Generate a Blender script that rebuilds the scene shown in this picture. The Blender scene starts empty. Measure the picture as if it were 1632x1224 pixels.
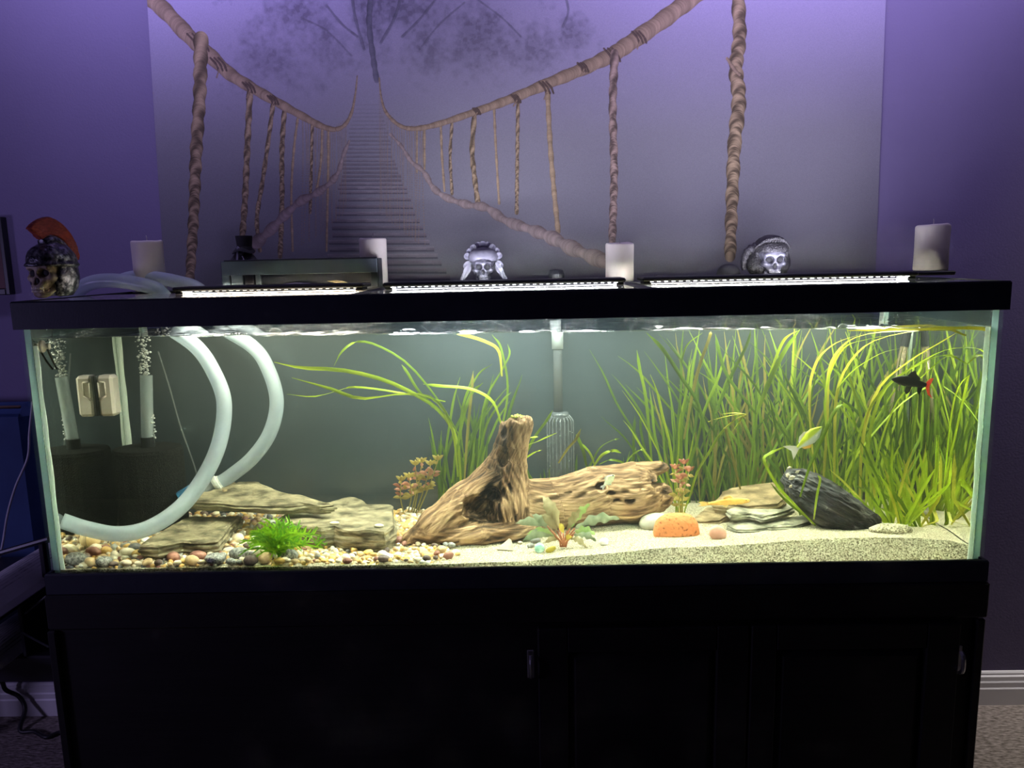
import bpy, math, random
import numpy as np
from mathutils import Vector, Matrix

random.seed(7)
rng = np.random.default_rng(11)
S = bpy.context.scene
COL = S.collection
PI = math.pi

# ------------------------------------------------------------------ camera
ZB = 0.665                       # height of the tank's visible glass bottom above the floor
CAM = np.array([0.0343, -1.42941, 0.59385 + ZB])
YAW, PITCH, ROLL, FPX = -0.01792, 0.16145, -0.02183, 1226.0
_f = np.array([math.sin(YAW) * math.cos(PITCH), math.cos(YAW) * math.cos(PITCH), -math.sin(PITCH)])
_r = np.cross(_f, [0, 0, 1]); _r /= np.linalg.norm(_r)
_u = np.cross(_r, _f)
_c, _s = math.cos(ROLL), math.sin(ROLL)
RR, UU = _r * _c + _u * _s, _u * _c - _r * _s
cd = bpy.data.cameras.new('camera'); cam = bpy.data.objects.new('camera', cd); COL.objects.link(cam)
m = Matrix((RR, UU, -_f)).transposed().to_4x4(); m.translation = Vector(CAM)
cam.matrix_world = m
cd.sensor_fit = 'HORIZONTAL'; cd.sensor_width = 36.0; cd.lens = 36.0 * FPX / 1632.0
cd.clip_start = 0.02
S.camera = cam

# ------------------------------------------------------------------ world, lights, exposure
W = bpy.data.worlds.new('world'); S.world = W; W.use_nodes = True
W.node_tree.nodes['Background'].inputs[0].default_value = (0.42, 0.40, 0.62, 1)
W.node_tree.nodes['Background'].inputs[1].default_value = 0.007

def area(name, loc, rot, sx, sy, power, color, spread=PI):
    l = bpy.data.lights.new(name, 'AREA'); l.shape = 'RECTANGLE'; l.size = sx; l.size_y = sy
    l.energy = power; l.color = color; l.spread = spread
    o = bpy.data.objects.new(name, l); COL.objects.link(o); o.location = loc; o.rotation_euler = rot
    return o

WALLY = 0.58
FY = 0.25                        # the light bars' depth
TOPZ = 0.535 + ZB
# LED rows on the undersides of the three light bars
area('led_row_left', (-0.51, FY - 0.006, TOPZ + 0.0046), (0, 0, 0), 0.40, 0.045, 7.0, (1.0, 0.92, 0.80))
area('led_row_centre', (-0.005, FY - 0.006, TOPZ + 0.0046), (0, 0, 0), 0.50, 0.045, 11.0, (0.95, 0.97, 1.0))
area('led_row_right', (0.57, FY - 0.006, TOPZ + 0.0046), (0, 0, 0), 0.56, 0.045, 10.5, (1.0, 0.97, 0.88))
# added wall wash hidden behind the bars, standing in for light off water
for nm, x, w_, p_ in (('wall_wash_centre', -0.03, 0.40, 2.2), ('wall_wash_right', 0.60, 0.46, 2.4)):
    area(nm, (x, FY + 0.046, TOPZ + 0.006), (math.radians(158), 0, 0), w_, 0.006, p_, (0.80, 0.78, 1.0), math.radians(130))
# violet ceiling lamps close to the wall, then two added fill lights
area('violet_ceiling_lamp_left', (-0.85, 0.10, 2.46), (math.radians(46), 0, 0), 0.9, 0.12, 5.2, (0.56, 0.48, 1.0), math.radians(84))
area('violet_ceiling_lamp_right', (0.75, 0.10, 2.46), (math.radians(46), 0, 0), 1.2, 0.12, 8.0, (0.60, 0.50, 1.0), math.radians(84))
area('warm_carpet_fill', (1.75, 0.40, 2.46), (0, 0, 0), 0.3, 0.1, 4.0, (1.0, 0.93, 0.86), math.radians(56))  # unseen warm fill added to brighten the right carpet
area('violet_low_fill', (-2.5, -1.0, 1.0), (math.radians(80), 0, math.radians(-47)), 0.3, 0.3, 8.0, (0.55, 0.45, 1.0))  # unseen violet fill, added low at the left to light the baseboard

S.view_settings.view_transform = 'Standard'; S.view_settings.look = 'None'
S.view_settings.exposure = 0.0; S.view_settings.gamma = 1.0; S.view_settings.use_curve_mapping = False
S.cycles.max_bounces = 14; S.cycles.transparent_max_bounces = 32; S.cycles.transmission_bounces = 10
S.cycles.glossy_bounces = 6; S.cycles.diffuse_bounces = 4; S.cycles.sample_clamp_indirect = 0.0
S.cycles.use_denoising = True; S.cycles.blur_glossy = 0.0

# ------------------------------------------------------------------ picture point -> place
def ray(px, py):
    d = RR * ((px - 816) / FPX) + UU * ((612 - py) / FPX) + _f
    return d / np.linalg.norm(d)
def at(px, py, Y):
    d = ray(px, py); return CAM + d * (Y - CAM[1]) / d[1]
YW0, NW = 0.0128, 1.33
def wray(px, py):
    d = ray(px, py); P = CAM + d * (YW0 - CAM[1]) / d[1]
    t = np.array([d[0] / NW, 0, d[2] / NW]); t[1] = math.sqrt(1 - t[0] ** 2 - t[2] ** 2)
    return P, t
def atw(px, py, Y):
    P, t = wray(px, py); return P + t * (Y - P[1]) / t[1]
def atz(px, py, Z):
    P, t = wray(px, py); return P + t * (Z - P[2]) / t[2]
def atp(px, py, z0, x0=0, y0=0, a=0, b=0):
    """seen through the water, on the plane z = z0 + a(x-x0) + b(y-y0)"""
    P, t = wray(px, py)
    k = (z0 + a * (P[0] - x0) + b * (P[1] - y0) - P[2]) / (t[2] - a * t[0] - b * t[1])
    return P + t * k
def path(pts, n=60):
    """smooth (Catmull-Rom) resampling"""
    P = np.asarray(pts, float); k = len(P)
    if k == 2:
        return P[0] + (P[1] - P[0]) * np.linspace(0, 1, n)[:, None]
    Q = np.vstack([2 * P[0] - P[1], P, 2 * P[-1] - P[-2]])
    u = np.linspace(0, k - 1 - 1e-9, n); i = u.astype(int); t = (u - i)[:, None]
    a, b, c, d = Q[i], Q[i + 1], Q[i + 2], Q[i + 3]
    return 0.5 * ((2 * b) + (c - a) * t + (2 * a - 5 * b + 4 * c - d) * t ** 2 + (3 * b - a - 3 * c + d) * t ** 3)

# ------------------------------------------------------------------ noise
def _hash(ix, iy, iz):
    h = (ix * 374761393 + iy * 668265263 + iz * 2147483647) & 0xFFFFFFFF
    h = ((h ^ (h >> 13)) * 1274126177) & 0xFFFFFFFF
    return ((h ^ (h >> 16)) & 0xFFFF) / 32767.5 - 1.0
def vnoise(P):
    P = np.asarray(P, float); I = np.floor(P).astype(np.int64); F = P - I; F = F * F * (3 - 2 * F)
    x, y, z = I[..., 0], I[..., 1], I[..., 2]; fx, fy, fz = F[..., 0], F[..., 1], F[..., 2]
    def L(a, b, t): return a + (b - a) * t
    return L(L(L(_hash(x, y, z), _hash(x + 1, y, z), fx), L(_hash(x, y + 1, z), _hash(x + 1, y + 1, z), fx), fy),
             L(L(_hash(x, y, z + 1), _hash(x + 1, y, z + 1), fx), L(_hash(x, y + 1, z + 1), _hash(x + 1, y + 1, z + 1), fx), fy), fz)
def fbm(P, oct=4):
    P = np.asarray(P, float); s = 0; a = 1.0; t = 0
    for k in range(oct):
        s = s + a * vnoise(P * 2 ** k + 17.3 * k); t += a; a *= 0.5
    return s / t

# ------------------------------------------------------------------ objects
WL = {}
def tag(o, label=None, cat=None, group=None, kind=None):
    if label: o['label'] = label
    if cat: o['category'] = cat
    if group: o['group'] = group
    if kind: o['kind'] = kind
    return o
def thing(name, loc, label, cat, group=None):
    o = bpy.data.objects.new(name, None); COL.objects.link(o); o.location = loc; o.empty_display_size = 0.02
    WL[o.name] = np.asarray(loc, float)
    return tag(o, label, cat, group)
def mk(name, V, F, mat, parent=None, smooth=False, loc=None, attr=None, grain=None):
    """V in world coordinates; the object's origin goes to loc (default: the parent's place)"""
    V = np.asarray(V, float)
    pw = WL[parent.name] if parent is not None else np.zeros(3)
    o0 = np.asarray(loc, float) if loc is not None else (pw if parent is not None else np.zeros(3))
    me = bpy.data.meshes.new(name); me.from_pydata((V - o0).tolist(), [], [tuple(int(i) for i in f) for f in F]); me.update()
    for mm in (mat if isinstance(mat, (list, tuple)) else [mat]): me.materials.append(mm)
    if smooth: me.polygons.foreach_set('use_smooth', [True] * len(me.polygons))
    if attr is not None:
        a = me.attributes.new('tone', 'FLOAT', 'POINT'); a.data.foreach_set('value', np.asarray(attr, np.float32))
    if grain is not None:
        a = me.attributes.new('grain', 'FLOAT_VECTOR', 'POINT'); a.data.foreach_set('vector', np.asarray(grain, np.float32).ravel())
    o = bpy.data.objects.new(name, me); COL.objects.link(o)
    if parent is not None: o.parent = parent
    o.location = o0 - pw; WL[o.name] = o0
    return o
def share(name, me, loc, parent=None, rot=(0, 0, 0), scale=(1, 1, 1)):
    o = bpy.data.objects.new(name, me); COL.objects.link(o); pw = np.zeros(3)
    if parent is not None: o.parent = parent; pw = WL[parent.name]
    o.location = np.asarray(loc) - pw; o.rotation_euler = rot; o.scale = scale; WL[o.name] = np.asarray(loc, float)
    return o
class B:
    """collects shapes into one mesh"""
    def __init__(s): s.V = []; s.F = []; s.n = 0
    def add(s, V, F):
        V = np.asarray(V, float); s.V.append(V); s.F += [tuple(int(i) + s.n for i in f) for f in F]; s.n += len(V); return s
    def go(s, name, mat, parent=None, **k): return mk(name, np.vstack(s.V), s.F, mat, parent, **k)
def box(x0, x1, y0, y1, z0, z1, bv=0.0):
    if bv <= 0:
        V = [(x, y, z) for x in (x0, x1) for y in (y0, y1) for z in (z0, z1)]
        return np.array(V), [(0, 1, 3, 2), (4, 6, 7, 5), (0, 4, 5, 1), (2, 3, 7, 6), (0, 2, 6, 4), (1, 5, 7, 3)]
    c = np.array([(x0 + x1) / 2, (y0 + y1) / 2, (z0 + z1) / 2]); h = np.array([abs(x1 - x0), abs(y1 - y0), abs(z1 - z0)]) / 2
    bv = min(bv, h.min() * 0.95); V = []; idx = {}
    for sx in (-1, 1):
        for sy in (-1, 1):
            for sz in (-1, 1):
                for ax in range(3):
                    p = h - bv; p[ax] = h[ax]; idx[(sx, sy, sz, ax)] = len(V); V.append(c + p * (sx, sy, sz))
    F = []
    for ax in range(3):
        a, b = [k for k in range(3) if k != ax]
        for s in (-1, 1):
            q = []
            for (sa, sb) in ((-1, -1), (1, -1), (1, 1), (-1, 1)):
                t = [0, 0, 0]; t[ax] = s; t[a] = sa; t[b] = sb; q.append(idx[(*t, ax)])
            F.append(tuple(q))
    for ax in range(3):
        a, b = [k for k in range(3) if k != ax]
        for sa in (-1, 1):
            for sb in (-1, 1):
                q = []
                for (s, w) in ((-1, a), (1, a), (1, b), (-1, b)):
                    t = [0, 0, 0]; t[ax] = s; t[a] = sa; t[b] = sb; q.append(idx[(*t, w)])
                F.append(tuple(q))
    for sx in (-1, 1):
        for sy in (-1, 1):
            for sz in (-1, 1): F.append(tuple(idx[(sx, sy, sz, k)] for k in range(3)))
    return np.array(V), F
def tube(P, R, n=10, caps=True, squash=None):
    P = np.asarray(P, float); k = len(P); R = np.broadcast_to(np.asarray(R, float), (k,))
    T = np.gradient(P, axis=0); T /= np.linalg.norm(T, axis=1)[:, None] + 1e-12
    ref = np.array([0, 0, 1.0]) if abs(T[0][2]) < 0.9 else np.array([0, 1.0, 0])
    N = np.cross(T[0], ref); N /= np.linalg.norm(N); V = []
    for i in range(k):
        N = N - T[i] * N.dot(T[i]); N /= np.linalg.norm(N) + 1e-12; Bn = np.cross(T[i], N)
        for j in range(n):
            a = 2 * PI * j / n; V.append(P[i] + R[i] * (math.cos(a) * N + math.sin(a) * Bn))
    F = [(i * n + j, i * n + (j + 1) % n, (i + 1) * n + (j + 1) % n, (i + 1) * n + j) for i in range(k - 1) for j in range(n)]
    if caps: F += [tuple(range(n))[::-1], tuple((k - 1) * n + j for j in range(n))]
    return np.array(V), F
def lathe(prof, c, n=24, cap=True):
    """prof: (r, z) rows about the vertical through c"""
    V = []; k = len(prof)
    for r, z in prof:
        for j in range(n):
            a = 2 * PI * j / n; V.append((c[0] + r * math.cos(a), c[1] + r * math.sin(a), c[2] + z))
    F = [(i * n + j, i * n + (j + 1) % n, (i + 1) * n + (j + 1) % n, (i + 1) * n + j) for i in range(k - 1) for j in range(n)]
    if cap: F += [tuple(range(n))[::-1], tuple((k - 1) * n + j for j in range(n))]
    return np.array(V), F
def ico(sub=2):
    import bmesh
    bm = bmesh.new(); bmesh.ops.create_icosphere(bm, subdivisions=sub, radius=1.0)
    V = np.array([v.co[:] for v in bm.verts]); F = [tuple(v.index for v in f.verts) for f in bm.faces]; bm.free()
    return V, F
ICO1, ICO2, ICO3, ICO4 = ico(1), ico(2), ico(3), ico(4)
def ribbon(P, w, side, fold=0.15, k=None):
    """a leaf blade: three vertices across, folded along its midrib; w per point"""
    P = np.asarray(P, float); n = len(P); w = np.broadcast_to(np.asarray(w, float), (n,))
    T = np.gradient(P, axis=0); T /= np.linalg.norm(T, axis=1)[:, None] + 1e-12
    side = np.broadcast_to(np.asarray(side, float), (n, 3)); X = side - T * (T * side).sum(1)[:, None]
    X /= np.linalg.norm(X, axis=1)[:, None] + 1e-9; N = np.cross(T, X)
    V = np.empty((n, 3, 3)); V[:, 1] = P - N * (w * fold)[:, None]
    V[:, 0] = P - X * (w / 2)[:, None]; V[:, 2] = P + X * (w / 2)[:, None]
    F = [(3 * i + j, 3 * i + j + 1, 3 * i + 3 + j + 1, 3 * i + 3 + j) for i in range(n - 1) for j in (0, 1)]
    return V.reshape(-1, 3), F
def nets(f, lo, hi, step):
    """surface nets of the level set f = 0"""
    lo = np.asarray(lo, float); hi = np.asarray(hi, float); n = np.ceil((hi - lo) / step).astype(int) + 1
    ax = [lo[k] + step * np.arange(n[k]) for k in range(3)]
    G = np.stack(np.meshgrid(*ax, indexing='ij'), -1); D = f(G); ins = D < 0
    c = tuple(k - 1 for k in n); acc = np.zeros(c + (3,)); cnt = np.zeros(c)
    cor = [(a, b, d) for a in (0, 1) for b in (0, 1) for d in (0, 1)]
    sl = lambda A, o: A[o[0]:o[0] + c[0], o[1]:o[1] + c[1], o[2]:o[2] + c[2]]
    for a in range(8):
        for b in range(a + 1, 8):
            if sum(abs(cor[a][q] - cor[b][q]) for q in range(3)) != 1: continue
            da, db = sl(D, cor[a]), sl(D, cor[b]); x = sl(ins, cor[a]) != sl(ins, cor[b])
            t = np.where(x, da / np.where(np.abs(da - db) < 1e-12, 1, da - db), 0)
            for q in range(3): acc[..., q] += np.where(x, cor[a][q] + (cor[b][q] - cor[a][q]) * t, 0)
            cnt += x
    act = cnt > 0; idx = -np.ones(c, int); idx[act] = np.arange(act.sum())
    I = np.argwhere(act); V = lo + step * (I + acc[act] / cnt[act][:, None]); F = []
    for q in range(3):
        a, b = [k for k in range(3) if k != q]
        d = [0, 0, 0]; d[q] = 1
        A = ins[tuple(slice(0, n[k] - d[k]) for k in range(3))]; Bq = ins[tuple(slice(d[k], n[k]) for k in range(3))]
        E = np.argwhere(A != Bq); E = E[(E[:, a] > 0) & (E[:, b] > 0) & (E[:, a] < c[a]) & (E[:, b] < c[b])]
        ea = np.zeros(3, int); ea[a] = 1; eb = np.zeros(3, int); eb[b] = 1
        Q = np.stack([idx[tuple((E - ea - eb).T)], idx[tuple((E - eb).T)], idx[tuple(E.T)], idx[tuple((E - ea).T)]], 1)
        flip = A[tuple(E.T)] ^ (q == 1)
        Q[~flip] = Q[~flip][:, ::-1]; F += Q.tolist()
    return V, F
def smin(a, b, k): h = np.clip(0.5 + 0.5 * (b - a) / k, 0, 1); return b + (a - b) * h - k * h * (1 - h)
def ell(G, c, r):
    q = (G - np.asarray(c)) / np.asarray(r); l = np.linalg.norm(q, axis=-1); return (l - 1) * min(r)
def cap(G, a, b, ra, rb, ysc=1.0):
    a = np.asarray(a, float); b = np.asarray(b, float); w = np.array([1, 1 / ysc, 1]); A = (G - a) * w; d = (b - a) * w
    h = np.clip((A @ d) / (d @ d), 0, 1); return np.linalg.norm(A - h[..., None] * d, axis=-1) - (ra + (rb - ra) * h)
def seg_grid(rows, close=True):
    """faces of a loft of rows of equal length"""
    k, n = rows.shape[:2]
    return rows.reshape(-1, 3), [(i * n + j, i * n + (j + 1) % n, (i + 1) * n + (j + 1) % n, (i + 1) * n + j)
                                for i in range(k - 1) for j in range(n if close else n - 1)]

# ------------------------------------------------------------------ materials
def newmat(name):
    m = bpy.data.materials.new(name); m.use_nodes = True; nt = m.node_tree; nt.nodes.clear()
    out = nt.nodes.new('ShaderNodeOutputMaterial'); return m, nt, out
def nd(nt, t, **k):
    n = nt.nodes.new(t)
    for a, b in k.items():
        if a.startswith('i_'):
            key = a[2:]; n.inputs[int(key) if key.isdigit() else key.replace('_', ' ')].default_value = b
        else: setattr(n, a, b)
    return n
def c4(c): return (c[0], c[1], c[2], 1.0)
def mat(name, c1, c2=None, rough=0.5, scale=20.0, bump=0.0, bscale=None, metal=0.0, spec=0.5, stretch=(1, 1, 1), detail=4.0,
        lo=0.35, hi=0.65, c3=None, coat=0.0, trans=0.0, sss=0.0, tone=False, rnd=False, alpha=None, grain=False):
    m, nt, out = newmat(name); L = nt.links.new
    p = nd(nt, 'ShaderNodeBsdfPrincipled'); p.inputs['Roughness'].default_value = rough; p.inputs['Metallic'].default_value = metal
    p.inputs['Specular IOR Level'].default_value = spec; p.inputs['Coat Weight'].default_value = coat
    p.inputs['Base Color'].default_value = c4(c1)
    tc = nd(nt, 'ShaderNodeTexCoord'); mp = nd(nt, 'ShaderNodeMapping'); mp.inputs['Scale'].default_value = stretch
    if grain:
        ga = nd(nt, 'ShaderNodeAttribute', attribute_name='grain'); L(ga.outputs['Vector'], mp.inputs['Vector'])
    else: L(tc.outputs['Object'], mp.inputs['Vector'])
    if sss:
        p.inputs['Subsurface Weight'].default_value = sss; p.inputs['Subsurface Radius'].default_value = (1.0, 0.9, 0.65); p.inputs['Subsurface Scale'].default_value = 0.03
    if c2 is not None:
        cr = nd(nt, 'ShaderNodeValToRGB'); cr.color_ramp.elements[0].position = lo; cr.color_ramp.elements[1].position = hi
        cr.color_ramp.elements[0].color = c4(c1); cr.color_ramp.elements[1].color = c4(c2)
        if c3 is not None:
            e = cr.color_ramp.elements.new((lo + hi) / 2); e.color = c4(c3)
        if tone:
            a = nd(nt, 'ShaderNodeAttribute', attribute_name='tone'); nz = nd(nt, 'ShaderNodeTexNoise'); nz.inputs['Scale'].default_value = scale
            L(mp.outputs[0], nz.inputs['Vector']); mx = nd(nt, 'ShaderNodeMath', operation='MULTIPLY_ADD'); mx.inputs[1].default_value = 0.75 if grain else 0.25
            L(nz.outputs['Fac'], mx.inputs[0]); L(a.outputs['Fac'], mx.inputs[2]); L(mx.outputs[0], cr.inputs[0])
        else:
            nz = nd(nt, 'ShaderNodeTexNoise'); nz.inputs['Scale'].default_value = scale; nz.inputs['Detail'].default_value = detail
            L(mp.outputs[0], nz.inputs['Vector']); L(nz.outputs['Fac'], cr.inputs[0])
        L(cr.outputs[0], p.inputs['Base Color']); colout = cr.outputs[0]
    else: colout = None
    if bump:
        b = nd(nt, 'ShaderNodeBump'); b.inputs['Strength'].default_value = min(1, bump); b.inputs['Distance'].default_value = 0.004
        n2 = nd(nt, 'ShaderNodeTexNoise'); n2.inputs['Scale'].default_value = bscale or scale * 3; n2.inputs['Detail'].default_value = 5
        L(mp.outputs[0], n2.inputs['Vector']); L(n2.outputs['Fac'], b.inputs['Height']); L(b.outputs[0], p.inputs['Normal'])
    sh = p.outputs[0]
    if trans:
        t = nd(nt, 'ShaderNodeBsdfTranslucent'); t.inputs[0].default_value = c4(c2 or c1)
        if colout is not None: L(colout, t.inputs[0])
        mx = nd(nt, 'ShaderNodeMixShader'); mx.inputs[0].default_value = trans; L(sh, mx.inputs[1]); L(t.outputs[0], mx.inputs[2]); sh = mx.outputs[0]
    if alpha is not None:
        t = nd(nt, 'ShaderNodeBsdfTransparent'); mx = nd(nt, 'ShaderNodeMixShader'); mx.inputs[0].default_value = alpha
        L(t.outputs[0], mx.inputs[1]); L(sh, mx.inputs[2]); sh = mx.outputs[0]
    L(sh, out.inputs['Surface'])
    return m
def schlick(nt, f0):
    L = nt.links.new; lw = nd(nt, 'ShaderNodeLayerWeight'); lw.inputs[0].default_value = 0.5
    pw = nd(nt, 'ShaderNodeMath', operation='POWER'); pw.inputs[1].default_value = 5.0; L(lw.outputs['Facing'], pw.inputs[0])
    ma = nd(nt, 'ShaderNodeMath', operation='MULTIPLY_ADD'); ma.inputs[1].default_value = 1 - f0; ma.inputs[2].default_value = f0
    L(pw.outputs[0], ma.inputs[0]); return ma, lw
def thin(name, tint=(1, 1, 1), f0=0.04, rough=0.0, haze=0.0, hazecol=(0.8, 0.8, 0.8), bump=0.0, bscale=30.0, bstretch=(1, 1, 1), bdist=0.01):
    """clear sheet: see-through with a mirror share that grows towards grazing"""
    m, nt, out = newmat(name); L = nt.links.new
    t = nd(nt, 'ShaderNodeBsdfTransparent'); t.inputs[0].default_value = c4(tint)
    g = nd(nt, 'ShaderNodeBsdfGlossy'); g.inputs['Roughness'].default_value = rough; g.inputs[0].default_value = (1, 1, 1, 1)
    f, lw = schlick(nt, f0); mx = nd(nt, 'ShaderNodeMixShader'); L(f.outputs[0], mx.inputs[0]); L(t.outputs[0], mx.inputs[1]); L(g.outputs[0], mx.inputs[2])
    if bump:
        tc = nd(nt, 'ShaderNodeTexCoord'); mp = nd(nt, 'ShaderNodeMapping'); mp.inputs['Scale'].default_value = bstretch
        n2 = nd(nt, 'ShaderNodeTexNoise'); n2.inputs['Scale'].default_value = bscale; n2.inputs['Detail'].default_value = 3
        b = nd(nt, 'ShaderNodeBump'); b.inputs['Strength'].default_value = bump; b.inputs['Distance'].default_value = bdist
        L(tc.outputs['Object'], mp.inputs[0]); L(mp.outputs[0], n2.inputs['Vector']); L(n2.outputs['Fac'], b.inputs['Height'])
        L(b.outputs[0], g.inputs['Normal'])
    sh = mx.outputs[0]
    if haze:
        d = nd(nt, 'ShaderNodeBsdfDiffuse'); d.inputs[0].default_value = c4(hazecol)
        m2 = nd(nt, 'ShaderNodeMixShader'); m2.inputs[0].default_value = haze; L(sh, m2.inputs[1]); L(d.outputs[0], m2.inputs[2]); sh = m2.outputs[0]
    L(sh, out.inputs['Surface']); return m
def emis(name, col, s):
    m, nt, out = newmat(name); e = nd(nt, 'ShaderNodeEmission'); e.inputs[0].default_value = c4(col); e.inputs[1].default_value = s
    nt.links.new(e.outputs[0], out.inputs['Surface']); return m

M_wall = mat('wall_paint', (0.140, 0.118, 0.205), (0.152, 0.128, 0.222), rough=0.75, scale=3, bump=0.12, bscale=220, spec=0.25)
M_ceil = mat('ceiling_paint', (0.30, 0.28, 0.36), (0.33, 0.31, 0.39), rough=0.9, scale=4, bump=0.2, bscale=150)
M_base = mat('baseboard_paint', (0.74, 0.73, 0.72), (0.78, 0.77, 0.76), rough=0.45, scale=3)
M_carpet = mat('carpet', (0.10, 0.085, 0.07), (0.40, 0.35, 0.31), rough=1.0, scale=120, stretch=(0.5, 1.3, 1), bump=1.0, bscale=110, spec=0.05, lo=0.3, hi=0.7)
M_black = mat('black_plastic', (0.010, 0.011, 0.014), (0.013, 0.014, 0.018), rough=0.42, scale=60, spec=0.35)
M_frame = mat('black_tank_trim', (0.014, 0.018, 0.030), (0.018, 0.022, 0.036), rough=0.55, scale=40, spec=0.4, bump=0.05, bscale=300)
M_stand = mat('black_stained_wood', (0.006, 0.0055, 0.0055), (0.009, 0.0082, 0.0082), rough=0.55, scale=12, stretch=(0.6, 1, 9), bump=0.08, bscale=90, spec=0.35)
M_metal = mat('brushed_metal', (0.5, 0.5, 0.52), (0.6, 0.6, 0.62), rough=0.3, metal=1.0, scale=80)
M_glass = thin('tank_glass', (0.985, 0.995, 0.99), 0.04)
M_sideglass = thin('side_glass', (0.90, 0.97, 0.95), 0.04)
M_edge = mat('glass_cut_edge', (0.52, 0.78, 0.74), (0.60, 0.86, 0.82), rough=0.3, scale=25, stretch=(1, 1, 0.15), trans=0.5)
M_silicone = mat('clear_silicone', (0.80, 0.90, 0.83), (0.86, 0.94, 0.88), rough=0.35, scale=30, stretch=(1, 1, 0.1), trans=0.4)
M_lid = thin('dusty_lid_glass', (0.97, 0.99, 0.98), 0.04, rough=0.03, haze=0.045, hazecol=(0.8, 0.78, 0.8))
M_lidglow = thin('glow_tinted_lid_glass', (0.97, 0.99, 0.98), 0.04, rough=0.03, haze=0.16, hazecol=(0.8, 0.70, 0.62))  # left lid: dust haze raised and tinted tan to paint in LED glow
M_backpanel = mat('dark_background', (0.030, 0.042, 0.050), (0.037, 0.049, 0.056), rough=0.22, scale=5, spec=0.75)

# ------------------------------------------------------------------ room
def struct(o): o['kind'] = 'structure'; return o
RX = 2.6
struct(mk('floor', *box(-RX, RX, -2.6, WALLY + 0.05, -0.05, 0.0), M_carpet))
struct(mk('wall_back', *box(-RX, RX, WALLY, WALLY + 0.1, -0.0, 2.5), M_wall))
struct(mk('ceiling', *box(-RX, RX, -2.6, WALLY + 0.1, 2.5, 2.6), M_ceil))
prof = [(0.0, 0.0), (0.016, 0.0), (0.016, 0.048), (0.0135, 0.052), (0.0135, 0.066), (0.011, 0.070), (0.0105, 0.082), (0.006, 0.085), (0.006, 0.090), (0.003, 0.094), (0.0, 0.096)]
rows = np.array([[(x, WALLY - d, z) for d, z in prof] for x in (-RX, RX)])
V, F = seg_grid(rows, close=False); k = len(prof)
struct(mk('baseboard_back', V, F + [tuple(range(k)), tuple(range(2 * k - 1, k - 1, -1))], M_base))

# ------------------------------------------------------------------ stand
ST = ZB - 0.042
stand = thing('aquarium_stand', (0, 0.22, 0), 'long black wooden cabinet stand carrying the aquarium', 'cabinet')
mk('cabinet_body', *box(-0.918, 0.918, 0.0, 0.46, 0.0, ST - 0.002, 0.004), M_stand, stand)
mk('top_rail', *box(-0.926, 0.926, -0.012, 0.0, ST - 0.075, ST - 0.002, 0.004), M_stand, stand)
mk('plinth', *box(-0.922, 0.922, -0.010, 0.0, 0.0, 0.07, 0.004), M_stand, stand)
for sx in (-1, 1): mk('stile', *box(sx * 0.918 - 0.012, sx * 0.918 + 0.006, -0.010, 0.0, 0.072, ST - 0.078, 0.003), M_stand, stand)
yd = -0.020
dz1 = at(1000, 1001, yd)[2]
for (p0, p1, pa, pb, hs) in ((857, 1194, 905, 1142, -1), (1197, 1530, 1238, 1476, 1)):
    x0, x1 = at(p0, 1040, yd)[0], at(p1, 1040, yd)[0]; xa, xb = at(pa, 1045, yd)[0], at(pb, 1045, yd)[0]
    za = at(1000, 1040, yd)[2]; b = B(); zb = 0.10
    b.add(*box(x0, xa, yd, -0.002, 0.078, dz1, 0.003)); b.add(*box(xb, x1, yd, -0.002, 0.078, dz1, 0.003))
    b.add(*box(xa, xb, yd, -0.002, za, dz1, 0.002)); b.add(*box(xa, xb, yd, -0.002, 0.078, zb, 0.002))
    door = b.go('door', M_stand, stand)
    bw = 0.016
    ring = lambda dx, y: np.array([(xa + dx, y, zb + dx), (xb - dx, y, zb + dx), (xb - dx, y, za - dx), (xa + dx, y, za - dx)])
    V, F = seg_grid(np.stack([ring(0, -0.004), ring(0.002, -0.006), ring(bw, -0.0165), ring(bw + .001, -0.0165)]))
    mk('raised_panel', V, F + [(12, 13, 14, 15)], M_stand, door)
    xh = at(846 if hs < 0 else 1530, 1062, yd)[0]; hz = at(846, 1062, yd)[2] if hs < 0 else at(1530, 1055, yd)[2]
    b = B(); zz = np.linspace(-0.022, 0.022, 9)
    b.add(*tube([(xh, yd - 0.001 - 0.010 * (1 - (q / 0.022) ** 4), hz + q) for q in zz], 0.0042, 8))
    b.add(*box(xh - 0.007, xh + 0.007, -0.013, -0.0095, hz - 0.030, hz + 0.030, 0.0015))
    tag(b.go('hinge', M_metal, door, smooth=False), 'small bright metal hinge')

# ------------------------------------------------------------------ aquarium
aq = thing('aquarium', (0, 0.22, ST), 'long rectangular glass aquarium with black plastic trim standing on the cabinet', 'aquarium')
XO, XI, YB = 0.915, 0.9022, 0.4445
zb0, zt0 = ST + 0.006, TOPZ - 0.008
def ringbox(x0, x1, y0, y1, w, z0, z1, d=0.0):
    o = lambda dx, z: np.array([(x0 + dx, y0 + dx, z), (x1 - dx, y0 + dx, z), (x1 - dx, y1 - dx, z), (x0 + dx, y1 - dx, z)])
    rows = np.stack([o(0.0, z0), o(0.0, z1 - 0.003), o(0.002, z1), o(w, z1), o(w, z0), o(0.0, z0)])
    return seg_grid(rows)
b = B(); b.add(*ringbox(-XO - 0.006, XO + 0.006, -0.0085, 0.4655, 0.0082, ZB + 0.4825, TOPZ))
b.add(*ringbox(-XO + 0.003, XO - 0.003, 0.002, 0.4555, 0.022, TOPZ - 0.016, TOPZ - 0.006))
b.go('top_frame', M_frame, aq)
b = B(); b.add(*ringbox(-XO - 0.006, XO + 0.006, -0.0085, 0.4655, 0.0084, ST, ZB)); b.go('bottom_frame', M_frame, aq)
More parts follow.
